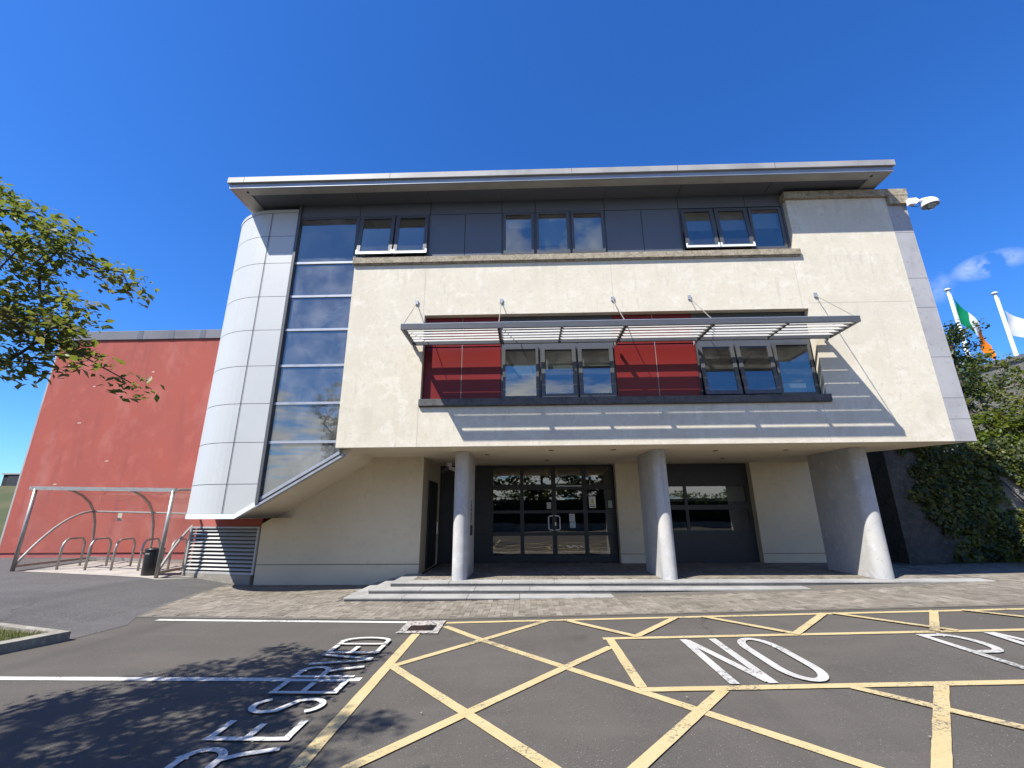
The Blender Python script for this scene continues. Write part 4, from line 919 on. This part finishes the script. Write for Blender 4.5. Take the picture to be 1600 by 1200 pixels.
MB().tube([(9.22, 9.1, 8.50), (9.26, 9.06, 8.45), (9.36, 9.05, 8.45), (9.40, 9.05, 8.50), (9.40, 9.06, 8.58)], .008, 6).build('cable', M['black'], cc)
fl = thing('floodlight', (-2.1, 12.3, 2.9), 'small white twin floodlight under the soffit of the recessed porch', 'light')
MB().lathe((-2.1, 12.3, 2.82), [(0, 0), (.07, 0), (.08, .1), (0, .1)], 12).build('base', M['white_plastic'], fl)
MB().beam((-2.1, 12.3, 2.8), (-2.28, 12.2, 2.66), .09, .09).build('lamp_head', M['sill_dark'], fl); MB().beam((-2.1, 12.3, 2.8), (-1.86, 12.2, 2.70), .09, .09).build('lamp_head', M['white_plastic'], fl)
ip = thing('intercom', (-1.22, 10.5, 1.5), 'slim steel intercom panel with dark buttons on the column side', 'intercom')
MB().box(-1.259, -1.245, 10.45, 10.62, 1.36, 1.86).build('face_plate', M['galv'], ip)
for z in (1.44, 1.54, 1.64, 1.74): MB().box(-1.245, -1.239, 10.50, 10.57, z, z + .03).build('button', M['black'], ip)
tag(MB().box(-1.259, -1.22, 10.48, 10.62, 1.10, 1.32).build('key_box', M['black'], loc=(-1.22, 10.55, 1.1), bevel=.006), 'small black box mounted under the intercom panel on the column', 'key box')
def text(name, s_, size, loc, mat, parent):
    cu = bpy.data.curves.new(name, 'FONT'); cu.body = s_; cu.size = size
    t = bpy.data.objects.new('tmp_text', cu); COL.objects.link(t)
    me = bpy.data.meshes.new_from_object(t.evaluated_get(bpy.context.evaluated_depsgraph_get())); bpy.data.objects.remove(t)
    me.transform(Matrix.Translation(loc) @ Matrix.Rotation(R(90), 4, 'X')); return finish(name, me, mat, parent)
sgn = thing('direction_sign', (-.6, 13.22, 1.85), 'black direction sign with two lines of white text and an arrow behind the glass', 'sign')
box('board', M['black'], sgn, -.86, -.17, 13.24, 13.25, 1.79, 2.10)
text('lettering', 'Reception', .085, (-.83, 13.238, 1.975), M['white_plastic'], sgn); text('lettering', 'Entrance', .075, (-.83, 13.238, 1.88), M['white_plastic'], sgn)
mb = MB(); mb.prism([(-.37, 13.238, 1.965), (-.33, 13.238, 2.0), (-.33, 13.238, 1.93)], (0, .003, 0)); mb.box(-.33, -.29, 13.238, 13.241, 1.957, 1.973); mb.build('arrow', M['white_plastic'], sgn)
wn = thing('warning_notice', (1.93, 13.19, 1.85), 'white notice with a yellow warning triangle stuck on the glass right of the doors', 'notice')
box('sheet', M['white_plastic'], wn, 1.84, 2.03, 13.196, 13.20, 1.70, 2.02)
MB().prism([(1.88, 13.193, 1.84), (1.99, 13.193, 1.84), (1.935, 13.193, 1.96)], (0, .002, 0)).build('triangle', plain('sign_yellow', (.6, .42, .02), .5), wn)
mb = MB(); mb.box(1.932, 1.938, 13.191, 13.192, 1.875, 1.925); mb.box(1.932, 1.938, 13.191, 13.192, 1.857, 1.865); mb.box(1.86, 2.01, 13.193, 13.195, 1.73, 1.755)
for z in (1.78, 1.80): mb.box(1.865, 2.005, 13.193, 13.195, z, z + .006)
mb.build('print', M['black'], wn)
def notice(x0, x1, z0, z1, label, m=M['blind'], lines=3):
    o = thing('paper_notice', ((x0 + x1) / 2, 13.17, z0), label, 'notice')
    box('sheet', m, o, x0, x1, 13.166, 13.168, z0, z1)
    mb = MB()
    for i in range(lines): z = z1 - (z1 - z0) * (.2 + .6 * i / max(1, lines - 1)); mb.box(x0 + .02, x1 - .03 - .015 * (i % 2), 13.164, 13.1655, z, z + .008)
    mb.build('print', M['joint'], o)
notice(1.25, 1.41, 1.33, 1.54, 'upper white paper notice on the right entrance door'); notice(1.26, 1.42, 1.16, 1.32, 'lower pale blue paper notice right below the white one on the right entrance door', plain('pale_blue_paper', (.45, .56, .60), .7), 2)
notice(.62, .74, 1.68, 1.86, 'small pale paper notice on the left entrance door'); notice(2.38, 2.49, 1.70, 1.90, 'small green notice at the right edge of the glazed screen', plain('pale_green_paper', (.33, .42, .36), .7), 2)
for x0, x1, l in ((.60, .69, 'small green exit sign inside the glass above the left door'), (.84, .97, 'green exit sign inside the glass above the right door')):
    o = thing('exit_sign', (x0, 13.3, 2.62), l, 'exit sign')
    box('panel', plain('exit_green', (.05, .26, .17), .5), o, x0, x1, 13.30, 13.31, 2.58, 2.80)
    mb = MB(); xm = (x0 + x1) / 2; mb.lathe((xm, 13.298, 2.76), [(0, 0), (.012, 0)], 8, 'Y'); mb.prism([(xm - .02, 13.298, 2.66), (xm + .02, 13.298, 2.66), (xm + .014, 13.298, 2.735), (xm - .014, 13.298, 2.735)], (0, .001, 0)); mb.build('figure', M['white_plastic'], o)
wb = thing('waste_bin', (2.25, 13.45, .26), 'white bucket standing inside the glass at the right of the doors', 'bin')
MB().lathe((2.25, 13.5, .262), [(0, 0), (.13, 0), (.155, .30), (.145, .30), (.12, .02)], 20).build('body', M['white_plastic'], wb, smooth=True)
MB().lathe((2.25, 13.5, .262), [(.155, .30), (.165, .305), (.165, .33), (.155, .33)], 20).build('rim', M['white_plastic'], wb)
# ------------------------------------------------------------------ flags
def flagpole(x, y, zt, label):
    p = thing('flagpole', (x, y, 2.0), label, 'flagpole', 'white flagpoles behind the building')
    MB().tube([(x, y, 1.5), (x, y, zt - .1)], [.11, .065], 12).build('pole', M['white_plastic'], p, smooth=True)
    MB().lathe((x, y, zt - .1), [(0, 0), (.16, .0), (.17, .05), (.10, .10), (0, .10)], 16).build('cap', M['white_plastic'], p)
    MB().tube([(x + .13, y - .02, 3), (x + .12, y - .02, zt - .3)], .012, 5).build('rope', M['white_plastic'], p)
    return p
flagpole(26.0, 25, 14.55, 'white flagpole nearer the building, flying the green white and orange flag')
flagpole(28.72, 25, 14.25, 'white flagpole at the right edge, flying the white flag with a green emblem')
def cloth(mats, P0, drop, reach, hang, bands):
    """flag on its hoist edge: sags and folds away from the pole"""
    mb = MB(); nu, nv = 36, 14
    def pt(u, v):
        y = P0[1] - .05 + .16 * math.sin(u * 9 + v * 1.5) * (.3 + u) ; x = P0[0] + .1 + reach * u * (1 - .25 * v * u) + .06 * math.sin(v * 7 + u * 4)
        z = P0[2] - drop * v * (1 - .42 * u) - hang * u ** 1.15
        return (x, y, z)
    for i in range(nu):
        for j in range(nv):
            u0, u1, v0, v1 = i / nu, (i + 1) / nu, j / nv, (j + 1) / nv
            mb.m = bands((u0 + u1) / 2, (v0 + v1) / 2); mb.face([pt(u0, v0), pt(u0, v1), pt(u1, v1), pt(u1, v0)])
    return mb.build('flag', mats, loc=P0, smooth=True)
def cl_mat(nm, c):
    m, nt, out = new_mat(nm); d = N(nt, 'ShaderNodeBsdfDiffuse'); d.inputs[0].default_value = c4(c); t = N(nt, 'ShaderNodeBsdfTranslucent'); t.inputs[0].default_value = c4(c)
    mx = N(nt, 'ShaderNodeMixShader'); mx.inputs[0].default_value = .35; lk(nt, d.outputs[0], mx.inputs[1]); lk(nt, t.outputs[0], mx.inputs[2]); lk(nt, mx.outputs[0], out.inputs[0]); return m
fg, fwt, fo = cl_mat('green_cloth', (.01, .22, .10)), cl_mat('white_cloth', (.72, .72, .72)), cl_mat('orange_cloth', (.75, .19, .02))
tag(cloth([fg, fwt, fo], (26.05, 25, 13.9), 1.7, 1.45, 3.1, lambda u, v: 0 if u < .36 else (1 if u < .66 else 2)), 'green, white and orange flag hanging limp from its pole', 'flag')
tag(cloth([fwt, fg, fg], (28.8, 25, 13.0), 1.6, 1.9, 1.6, lambda u, v: 1 if (((u - .62) / .16) ** 2 + ((v - .5) / .24) ** 2 < 1 and not ((u - .62) / .08) ** 2 + ((v - .5) / .1) ** 2 < 1) else 0), 'white flag with a green emblem at the right edge of the picture', 'flag')
# ------------------------------------------------------------------ vegetation
def leaves(name, centres, n, rad, size, mat, parent=None, loc=None, flat=.5, droop=0., shape=1.6, var=None, normal=None):
    """many small pointed leaves in clumps; each is a folded pair of triangles"""
    C_ = np.asarray(centres, float); k = len(C_) * n
    cc_ = np.repeat(C_, n, 0)
    d = RNG.normal(size=(k, 3)); d /= np.linalg.norm(d, axis=1)[:, None]
    rr = np.asarray(rad if hasattr(rad, '__len__') else (rad, rad, rad * .7))
    p = cc_ + d * rr * (RNG.random((k, 1)) ** .45)
    p[:, 2] -= droop * RNG.random(k)
    nrm = RNG.normal(size=(k, 3)); nrm[:, 2] = np.abs(nrm[:, 2]) + flat * 2
    if normal is not None: nrm = RNG.normal(size=(k, 3)) * .55 + np.asarray(normal)
    nrm /= np.linalg.norm(nrm, axis=1)[:, None]
    t = RNG.normal(size=(k, 3)); t -= nrm * (t * nrm).sum(1)[:, None]; t /= np.linalg.norm(t, axis=1)[:, None]
    b = np.cross(nrm, t); s_ = size * RNG.uniform(.45, 1.55, (k, 1))
    a0, a1 = p - t * s_ * shape / 2, p + t * s_ * shape / 2
    l_, r_ = p + b * s_ * .5 + nrm * s_ * .16, p - b * s_ * .5 + nrm * s_ * .16
    V = np.stack([a0, r_, a1, l_], 1).reshape(-1, 3)
    me = bpy.data.meshes.new(name); me.vertices.add(4 * k); me.vertices.foreach_set('co', V.ravel())
    me.loops.add(6 * k); me.polygons.add(2 * k)
    base = np.arange(k)[:, None] * 4
    li = np.concatenate([base + np.array([[0, 1, 2]]), base + np.array([[0, 2, 3]])], 1).ravel()
    me.loops.foreach_set('vertex_index', li.astype(np.int32)); me.polygons.foreach_set('loop_start', (np.arange(2 * k) * 3).astype(np.int32))
    me.update(calc_edges=True)
    cv = np.repeat(RNG.normal(.5 if var is None else var, .17, len(C_)), n); v = np.clip(cv + RNG.normal(0, .16, k), 0, 1)
    at = me.attributes.new('var', 'FLOAT', 'FACE'); at.data.foreach_set('value', np.repeat(v, 2).astype(np.float32))
    return finish(name, me, mat, parent, loc)
def skeleton(base, top, r0, targets, rmin=.0035):
    """greedy branch growth from the trunk out to every clump"""
    base, top = Vector(base), Vector(top)
    nodes = []; par = []
    K = 7
    for i in range(K + 1):
        t = i / K; p = base.lerp(top, t) + Vector((math.sin(t * 5 + base.x) * .05, math.cos(t * 4 + base.y) * .05, 0)) * (top - base).length * .25
        nodes.append(p); par.append(i - 1)
    k0 = K // 2
    for tg in sorted([Vector(t) for t in targets], key=lambda t: (t - top).length):
        best = min(range(k0, len(nodes)), key=lambda i: (nodes[i] - tg).length + (0.25 * (nodes[i] - top).length) + max(0, nodes[i].z - tg.z) * .5)
        p = nodes[best]; L = (tg - p).length; m = max(1, int(L / .45)); last = best
        for i in range(1, m + 1):
            t = i / m; q = p.lerp(tg, t) + Vector((random.gauss(0, 1), random.gauss(0, 1), random.gauss(0, .6))) * .05 * L * (0 if i == m else 1) + Vector((0, 0, .10 * L * math.sin(math.pi * t)))
            nodes.append(q); par.append(last); last = len(nodes) - 1
    load = [0.] * len(nodes)
    for i in range(len(nodes) - 1, -1, -1):
        load[i] += 1. if not any(True for _ in ()) else 0
        if par[i] >= 0: load[par[i]] += load[i]
    mx = load[0]; rad = [max(rmin, r0 * (l / mx) ** .52) for l in load]
    mb = MB()
    for i in range(1, len(nodes)):
        a = par[i]; mb.tube([nodes[a], nodes[i]], [min(rad[a], rad[i] * 1.5), rad[i]], 6, cap=False)
    return mb
def ellipsoid(c, r, n, shell=.35, ok=None):
    out = []
    while len(out) < n:
        d = RNG.normal(size=3); d /= np.linalg.norm(d); p = np.array(c) + d * np.array(r) * (shell + (1 - shell) * RNG.random()) ** .5
        if ok is None or ok(p): out.append(p)
    return out
def tree(name, label, cat, base, top, r0, clumps, n, rad, size, lm, bm='bark', group=None, **k):
    t = thing(name, base, label, cat, group)
    skeleton(base, top, r0, clumps).build('trunk', M[bm], t, smooth=True)
    leaves('crown', clumps, n, rad, size, M[lm], t, **k); return t
def shade_ok(p):
    sx, sy = p[0] + .56 * p[2], p[1] + .495 * p[2]
    return sy < min(5.6, 4.4 + (sx + 4.44) * 1.15)
ok = lambda p: shade_ok(p) and p[2] < 4.78 - .60 * (p[0] + 5.1) and p[2] > 2.55 - .12 * (p[0] + 4) and p[0] < -3.6
cl1 = ellipsoid((-6.2, 1.3, 4.0), (3.3, 2.3, 1.65), 400, .3, lambda p: ok(p) and (p[1] < 2.3 or (RNG.random() < (.6 if p[2] > 3.7 else .3) and p[2] > 3.0)))
cl1 += [np.array(p) for p in ((-4.75, 3.1, 4.3), (-4.5, 3.2, 4.2), (-4.9, 3.3, 4.5), (-4.6, 3.4, 4.35), (-4.4, 3.5, 4.25), (-4.2, 3.3, 4.05), (-4.65, 3.0, 4.1), (-5.0, 3.5, 4.62), (-4.3, 3.2, 3.9), (-3.62, 3.78, 3.92), (-3.85, 3.75, 3.95), (-4.1, 3.72, 4.05), (-4.35, 3.7, 4.12), (-4.6, 3.75, 4.22), (-4.9, 3.8, 4.35), (-5.2, 3.7, 4.5), (-4.1, 3.5, 3.7), (-4.5, 3.5, 3.95), (-4.8, 3.5, 3.95), (-3.12, 3.2, 2.80), (-3.3, 3.2, 2.92), (-3.3, 3.15, 3.08), (-3.55, 3.2, 2.95), (-3.75, 3.2, 2.78), (-3.95, 3.25, 2.85), (-4.15, 3.3, 2.95), (-3.7, 3.25, 3.15), (-4.0, 3.3, 3.2), (-4.3, 3.4, 3.25), (-3.5, 3.3, 3.35), (-3.8, 3.4, 3.45), (-4.2, 3.45, 3.5))]
for q in cl1[-23:]: q[0] -= .36
cl1 += [p + RNG.normal(0, .16, 3) for p in cl1[-22:]]
cl1 += ellipsoid((-7.0, -.6, 5.4), (3.6, 2.6, 2.4), 260, .2, lambda p: shade_ok(p) and p[1] < 1.1 and p[0] < -3.6 and p[2] > 3)  # extra unseen crown clumps, added to block sky light from the ground below
tree('rowan_tree', 'leafy green tree reaching in from the left edge over the parking bays', 'tree', (-7.6, 1.3, .1), (-7.3, 1.2, 2.7), .13, cl1, 66, (.25, .25, .11), .036, 'leaf', droop=.06, shape=2.0, var=.62)
# right bank: retaining stone wall, ivy, shrubs, trees, stone outbuilding
mb = MB(); xb = [9.9, 12, 16, 22, 60]; yb = [13.0, 14, 18, 26, 60]
hb_ = lambda x, y: 3.0 + .12 * max(0, y - 12.6) * (1 if y < 20 else .6) + .02 * (x - 9.9)
for a, b in zip(xb, xb[1:]):
    for c, d in zip(yb, yb[1:]): mb.face([(a, c, hb_(a, c)), (b, c, hb_(b, c)), (b, d, hb_(b, d)), (a, d, hb_(a, d))])
tag(mb.build('bank', M['turf']), kind='structure')
mb = MB(); mb.box(11.2, 24, 12.5, 12.95, -.2, 3.05)
rw = mb.build('retaining_wall', M['rubble'])
mb = MB(); mb.box(9.9, 11.198, 12.48, 12.95, -.2, 3.75); mb.box(9.9, 10.35, 12.952, 40, -.2, 4.6); mb.build('wall_end', M['shade_dark_stone'], rw)  # left end and return, shade painted into their stone colour
tag(rw, 'rough grey stone retaining wall right of the building, half covered by ivy', 'wall')
tag(MB().box(8.26, 9.89, 22, 22.3, 0, 9.5).build('yard_wall', M['dark_wall']), 'wall coloured near-black for shade, closing the narrow passage right of the last column', 'wall')
def wall_clumps(n, x0, x1, z0, z1, f):
    o = []
    while len(o) < n:
        x, z = RNG.uniform(x0, x1), RNG.uniform(z0, z1)
        if f(x, z): o.append((x, 12.42 + RNG.normal(0, .05), z))
    return o
ivf = lambda x, z: (x > 10.7 + .35 * math.sin(z * 2.3) - .12 * z + .2) and not (12.7 < x < 13.7 and 1.5 < z < 2.35 + .25 * math.sin(x * 5))
iv = wall_clumps(720, 10.0, 15.5, .25, 3.3, ivf) + wall_clumps(60, 10.3, 11.3, 3.2, 3.9, lambda x, z: True)
ivy = thing('ivy', (11.5, 12.0, .3), 'ivy climbing the grey stone retaining wall, sunlit along its upper right edge', 'ivy')
leaves('foliage', iv, 34, (.2, .07, .2), .075, M['ivy'], ivy, normal=(-.25, -1, .55), shape=1.2)
mb = MB()
for x, z in ((13.0, 2.7), (13.3, 2.2), (12.6, 2.6)):
    mb.tube([(x, 12.45, z), (x + .35, 12.43, z - .5), (x + .75, 12.45, z - 1.0), (x + .95, 12.44, z - 1.7)], [.02, .022, .025, .03], 6)
mb.build('stem', M['bark'], ivy)
def shrub(name, label, cat, c, r, n, m, size, lm, rad=.3, group=None, base=None, **k):
    base = base or (c[0], c[1], c[2] - r[2]); cls = ellipsoid(c, r, n, .25)
    return tree(name, label, cat, base, (c[0], c[1], c[2] - r[2] * .3), .05, cls, m, (rad, rad, rad * .8), size, lm, group=group, **k)
shrub('laurel_bush', 'bright green broad-leaved bush hanging over the top of the stone wall', 'bush', (14.3, 13.5, 3.75), (2.2, .6, .6), 100, 40, .075, 'leaf_bright', .25, base=(14.3, 13.6, 2.95))
shrub('laurel_bush', 'dark green bush spreading at the right edge above the ivy wall', 'bush', (15.6, 13.2, 4.1), (1.6, .8, .9), 80, 36, .075, 'leaf', .28, base=(15.6, 13.4, 3.0))
shrub('box_bush', 'low rounded yellow-green bush at the foot of the wall by the right edge', 'bush', (12.7, 11.35, .75), (.75, .6, .5), 60, 40, .055, 'leaf_bright', .2, base=(12.7, 11.4, .25))
e1 = [np.array((15.35 + RNG.normal(0, .25 + .55 * (1 - t)), 15.2 + RNG.normal(0, .35), 3.3 + 4.5 * t)) for t in RNG.random(90) ** .8]
tree('cypress_tree', 'dark narrow evergreen close to the grey corner of the building', 'tree', (15.3, 15.2, 3.2), (15.35, 15.2, 7.2), .09, e1, 40, (.28, .28, .28), .07, 'leaf_dark', flat=.1)
t2 = ellipsoid((17.6, 16.6, 6.5), (1.9, 1.3, .9), 50, .2)
tree('ash_tree', 'green spreading tree with bare lower branches right of the building', 'tree', (16.9, 16.4, 3.3), (17.2, 16.5, 5.2), .10, t2, 38, (.33, .33, .24), .085, 'leaf', 'bark_pale')
t3 = ellipsoid((20.2, 15.4, 7.2), (1.3, 1.2, .9), 45, .2)
tree('ash_tree', 'green tree cut by the right edge of the picture below the second flag', 'tree', (21.5, 15.6, 3.4), (20.8, 15.5, 5.8), .12, t3, 40, (.33, .33, .24), .085, 'leaf')
t4 = ellipsoid((16.6, 14.6, 4.9), (2.4, .7, .9), 50, .2)
tree('thorn_bush', 'tangled bush with pale bare twigs below the spreading tree at right', 'bush', (16.6, 14.7, 3.2), (16.6, 14.7, 4.1), .07, t4, 22, (.32, .3, .26), .075, 'leaf', 'bark_pale')
ob = thing('stone_outbuilding', (24, 23, 4), 'old grey stone outbuilding behind the trees under the flagpoles', 'building')
MB().prism([(18.5, 22, 3.2), (40, 22, 3.2), (40, 22, 9.6), (26, 22, 9.1), (22.5, 22, 8.2), (18.5, 22, 7.4)], (0, 1, 0)).build('wall', M['rubble'], ob)
mb = MB(); mb.prism([(18.4, 21.9, 7.42), (22.5, 21.9, 8.22), (26, 21.9, 9.12), (26, 21.9, 9.3), (22.4, 21.9, 8.4), (18.4, 21.9, 7.6)], (0, 1.2, 0)); mb.build('coping', M['parapet'], ob)
lp = thing('barrier_pole', (14.8, 14, 3.2), 'thin white post and rail showing between the leaves beside the building corner', 'railing')
MB().tube([(15.2, 14.2, 3.1), (15.2, 14.2, 4.35)], .05, 8).build('post', M['white_plastic'], lp); MB().tube([(13.4, 14.2, 4.28), (15.25, 14.2, 4.28)], .03, 8).build('rail', M['white_plastic'], lp)
# far left: grass slope, dark shed and a small tree
mb = MB(); xs_ = [-160, -80, -45, -30, -22, -16.8]; ys_ = [14.6, 18, 23, 28, 31, 60, 160]; hz = [.31, .75, 1.75, 3.0, 3.62, 4.0, 4.2]
for a, b in zip(xs_, xs_[1:]):
    for i in range(len(ys_) - 1):
        w0 = lambda x, z: z
        mb.face([(a, ys_[i], w0(a, hz[i])), (b, ys_[i], w0(b, hz[i])), (b, ys_[i + 1], w0(b, hz[i + 1])), (a, ys_[i + 1], w0(a, hz[i + 1]))])
tag(mb.build('grass_slope', M['turf']), kind='structure')
shd = thing('shed', (-36, 31, 3.5), 'dark flat-roofed shed on top of the grass slope at the far left', 'shed')
box('wall', M['dark_wall'], shd, -37.3, -33.5, 31, 34, 3.5, 4.40); box('roof', M['fascia'], shd, -37.4, -33.4, 30.9, 34.1, 4.405, 4.50); box('door', M['frame_dark'], shd, -36.9, -36.0, 30.95, 30.99, 3.5, 4.3)
shrub('hawthorn_tree', 'small pale tree peeping over the shed at the far left', 'tree', (-35.6, 36, 4.9), (.9, .9, .8), 30, 30, .12, 'leaf_bright', .35, base=(-35.6, 36, 3.7))
# grass blades on the kerbed island
gb = []
while len(gb) < 9000:
    x, y = RNG.uniform(-11, -6.3), RNG.uniform(4.4, 6.6)
    if inpoly(x, y, inn): gb.append((x, y, gz(x) + .10))
gb = np.array(gb); k = len(gb); a = RNG.uniform(0, 6.28, k); h = RNG.uniform(.02, .06, k); w_ = .006
dx, dy = np.cos(a) * w_, np.sin(a) * w_; ln = RNG.normal(0, .02, (k, 2))
V = np.stack([gb + np.stack([dx, dy, -.02 + 0 * a], 1), gb + np.stack([-dx, -dy, -.02 + 0 * a], 1), gb + np.stack([ln[:, 0], ln[:, 1], h], 1)], 1).reshape(-1, 3)
me = bpy.data.meshes.new('grass'); me.from_pydata(V.tolist(), [], (np.arange(k * 3).reshape(-1, 3)).tolist())
at = me.attributes.new('var', 'FLOAT', 'FACE'); at.data.foreach_set('value', np.clip(RNG.normal(.5, .25, k), 0, 1).astype(np.float32))
tag(finish('grass', me, M['grass']), kind='stuff')
# loose litter and leaves on the tarmac
mb = MB()
for _ in range(90):
    x, y = random.uniform(-13, 8), random.uniform(3.2, 12.5)
    if 8.8 < y and x > -4: continue
    if y > 8 and x < -6.9 or y < 8:
        s_ = random.uniform(.006, .016); a = random.uniform(0, 6); z = gz(x) + .02
        mb.face([(x + s_ * math.cos(a + t), y + s_ * math.sin(a + t), z + random.uniform(0, .004)) for t in (0, 1.4, 3.1, 4.6)], random.random())
tag(mb.build('litter', M['kerb']), kind='stuff')
# across the car park, behind the viewer: what the entrance glass mirrors
hd = thing('hedge', (0, -13, 0), 'long green hedge across the car park, seen mirrored in the entrance glass', 'hedge')
hc = [(x + RNG.normal(0, .2), -13 + RNG.normal(0, .35), RNG.uniform(.3, 3.1)) for x in np.linspace(-18, 20, 620)]
leaves('foliage', hc, 26, .38, .13, M['leaf_bright'], hd); box('stem', M['hedge_core'], hd, -18, 20, -13.3, -12.9, 0, 2.6)
tag(box('low_wall', M['kerb'], None, -16, 18, -11.9, -11.6, 0, .7), 'low pale wall in front of the hedge, seen mirrored in the entrance glass', 'wall')
for i, (x, y, h, lab) in enumerate(((-5.5, -15, 8.2, 'broad tree mirrored in the left of the entrance glass'), (1.5, -16, 9.0, 'tall tree mirrored in the middle of the entrance glass'), (7, -15, 7.4, 'rounded tree mirrored in the right of the entrance glass'), (-15, -22, 6.0, 'distant tree mirrored in the lowest pane of the stair glazing'))):
    cls = ellipsoid((x, y, h * .58), (h * .46, h * .33, h * .38), 110, .3)
    tree('roadside_tree', lab, 'tree', (x, y, 0), (x, y, h * .5), .2, cls, 34, .6, .2, 'leaf_dark', group='trees across the car park')
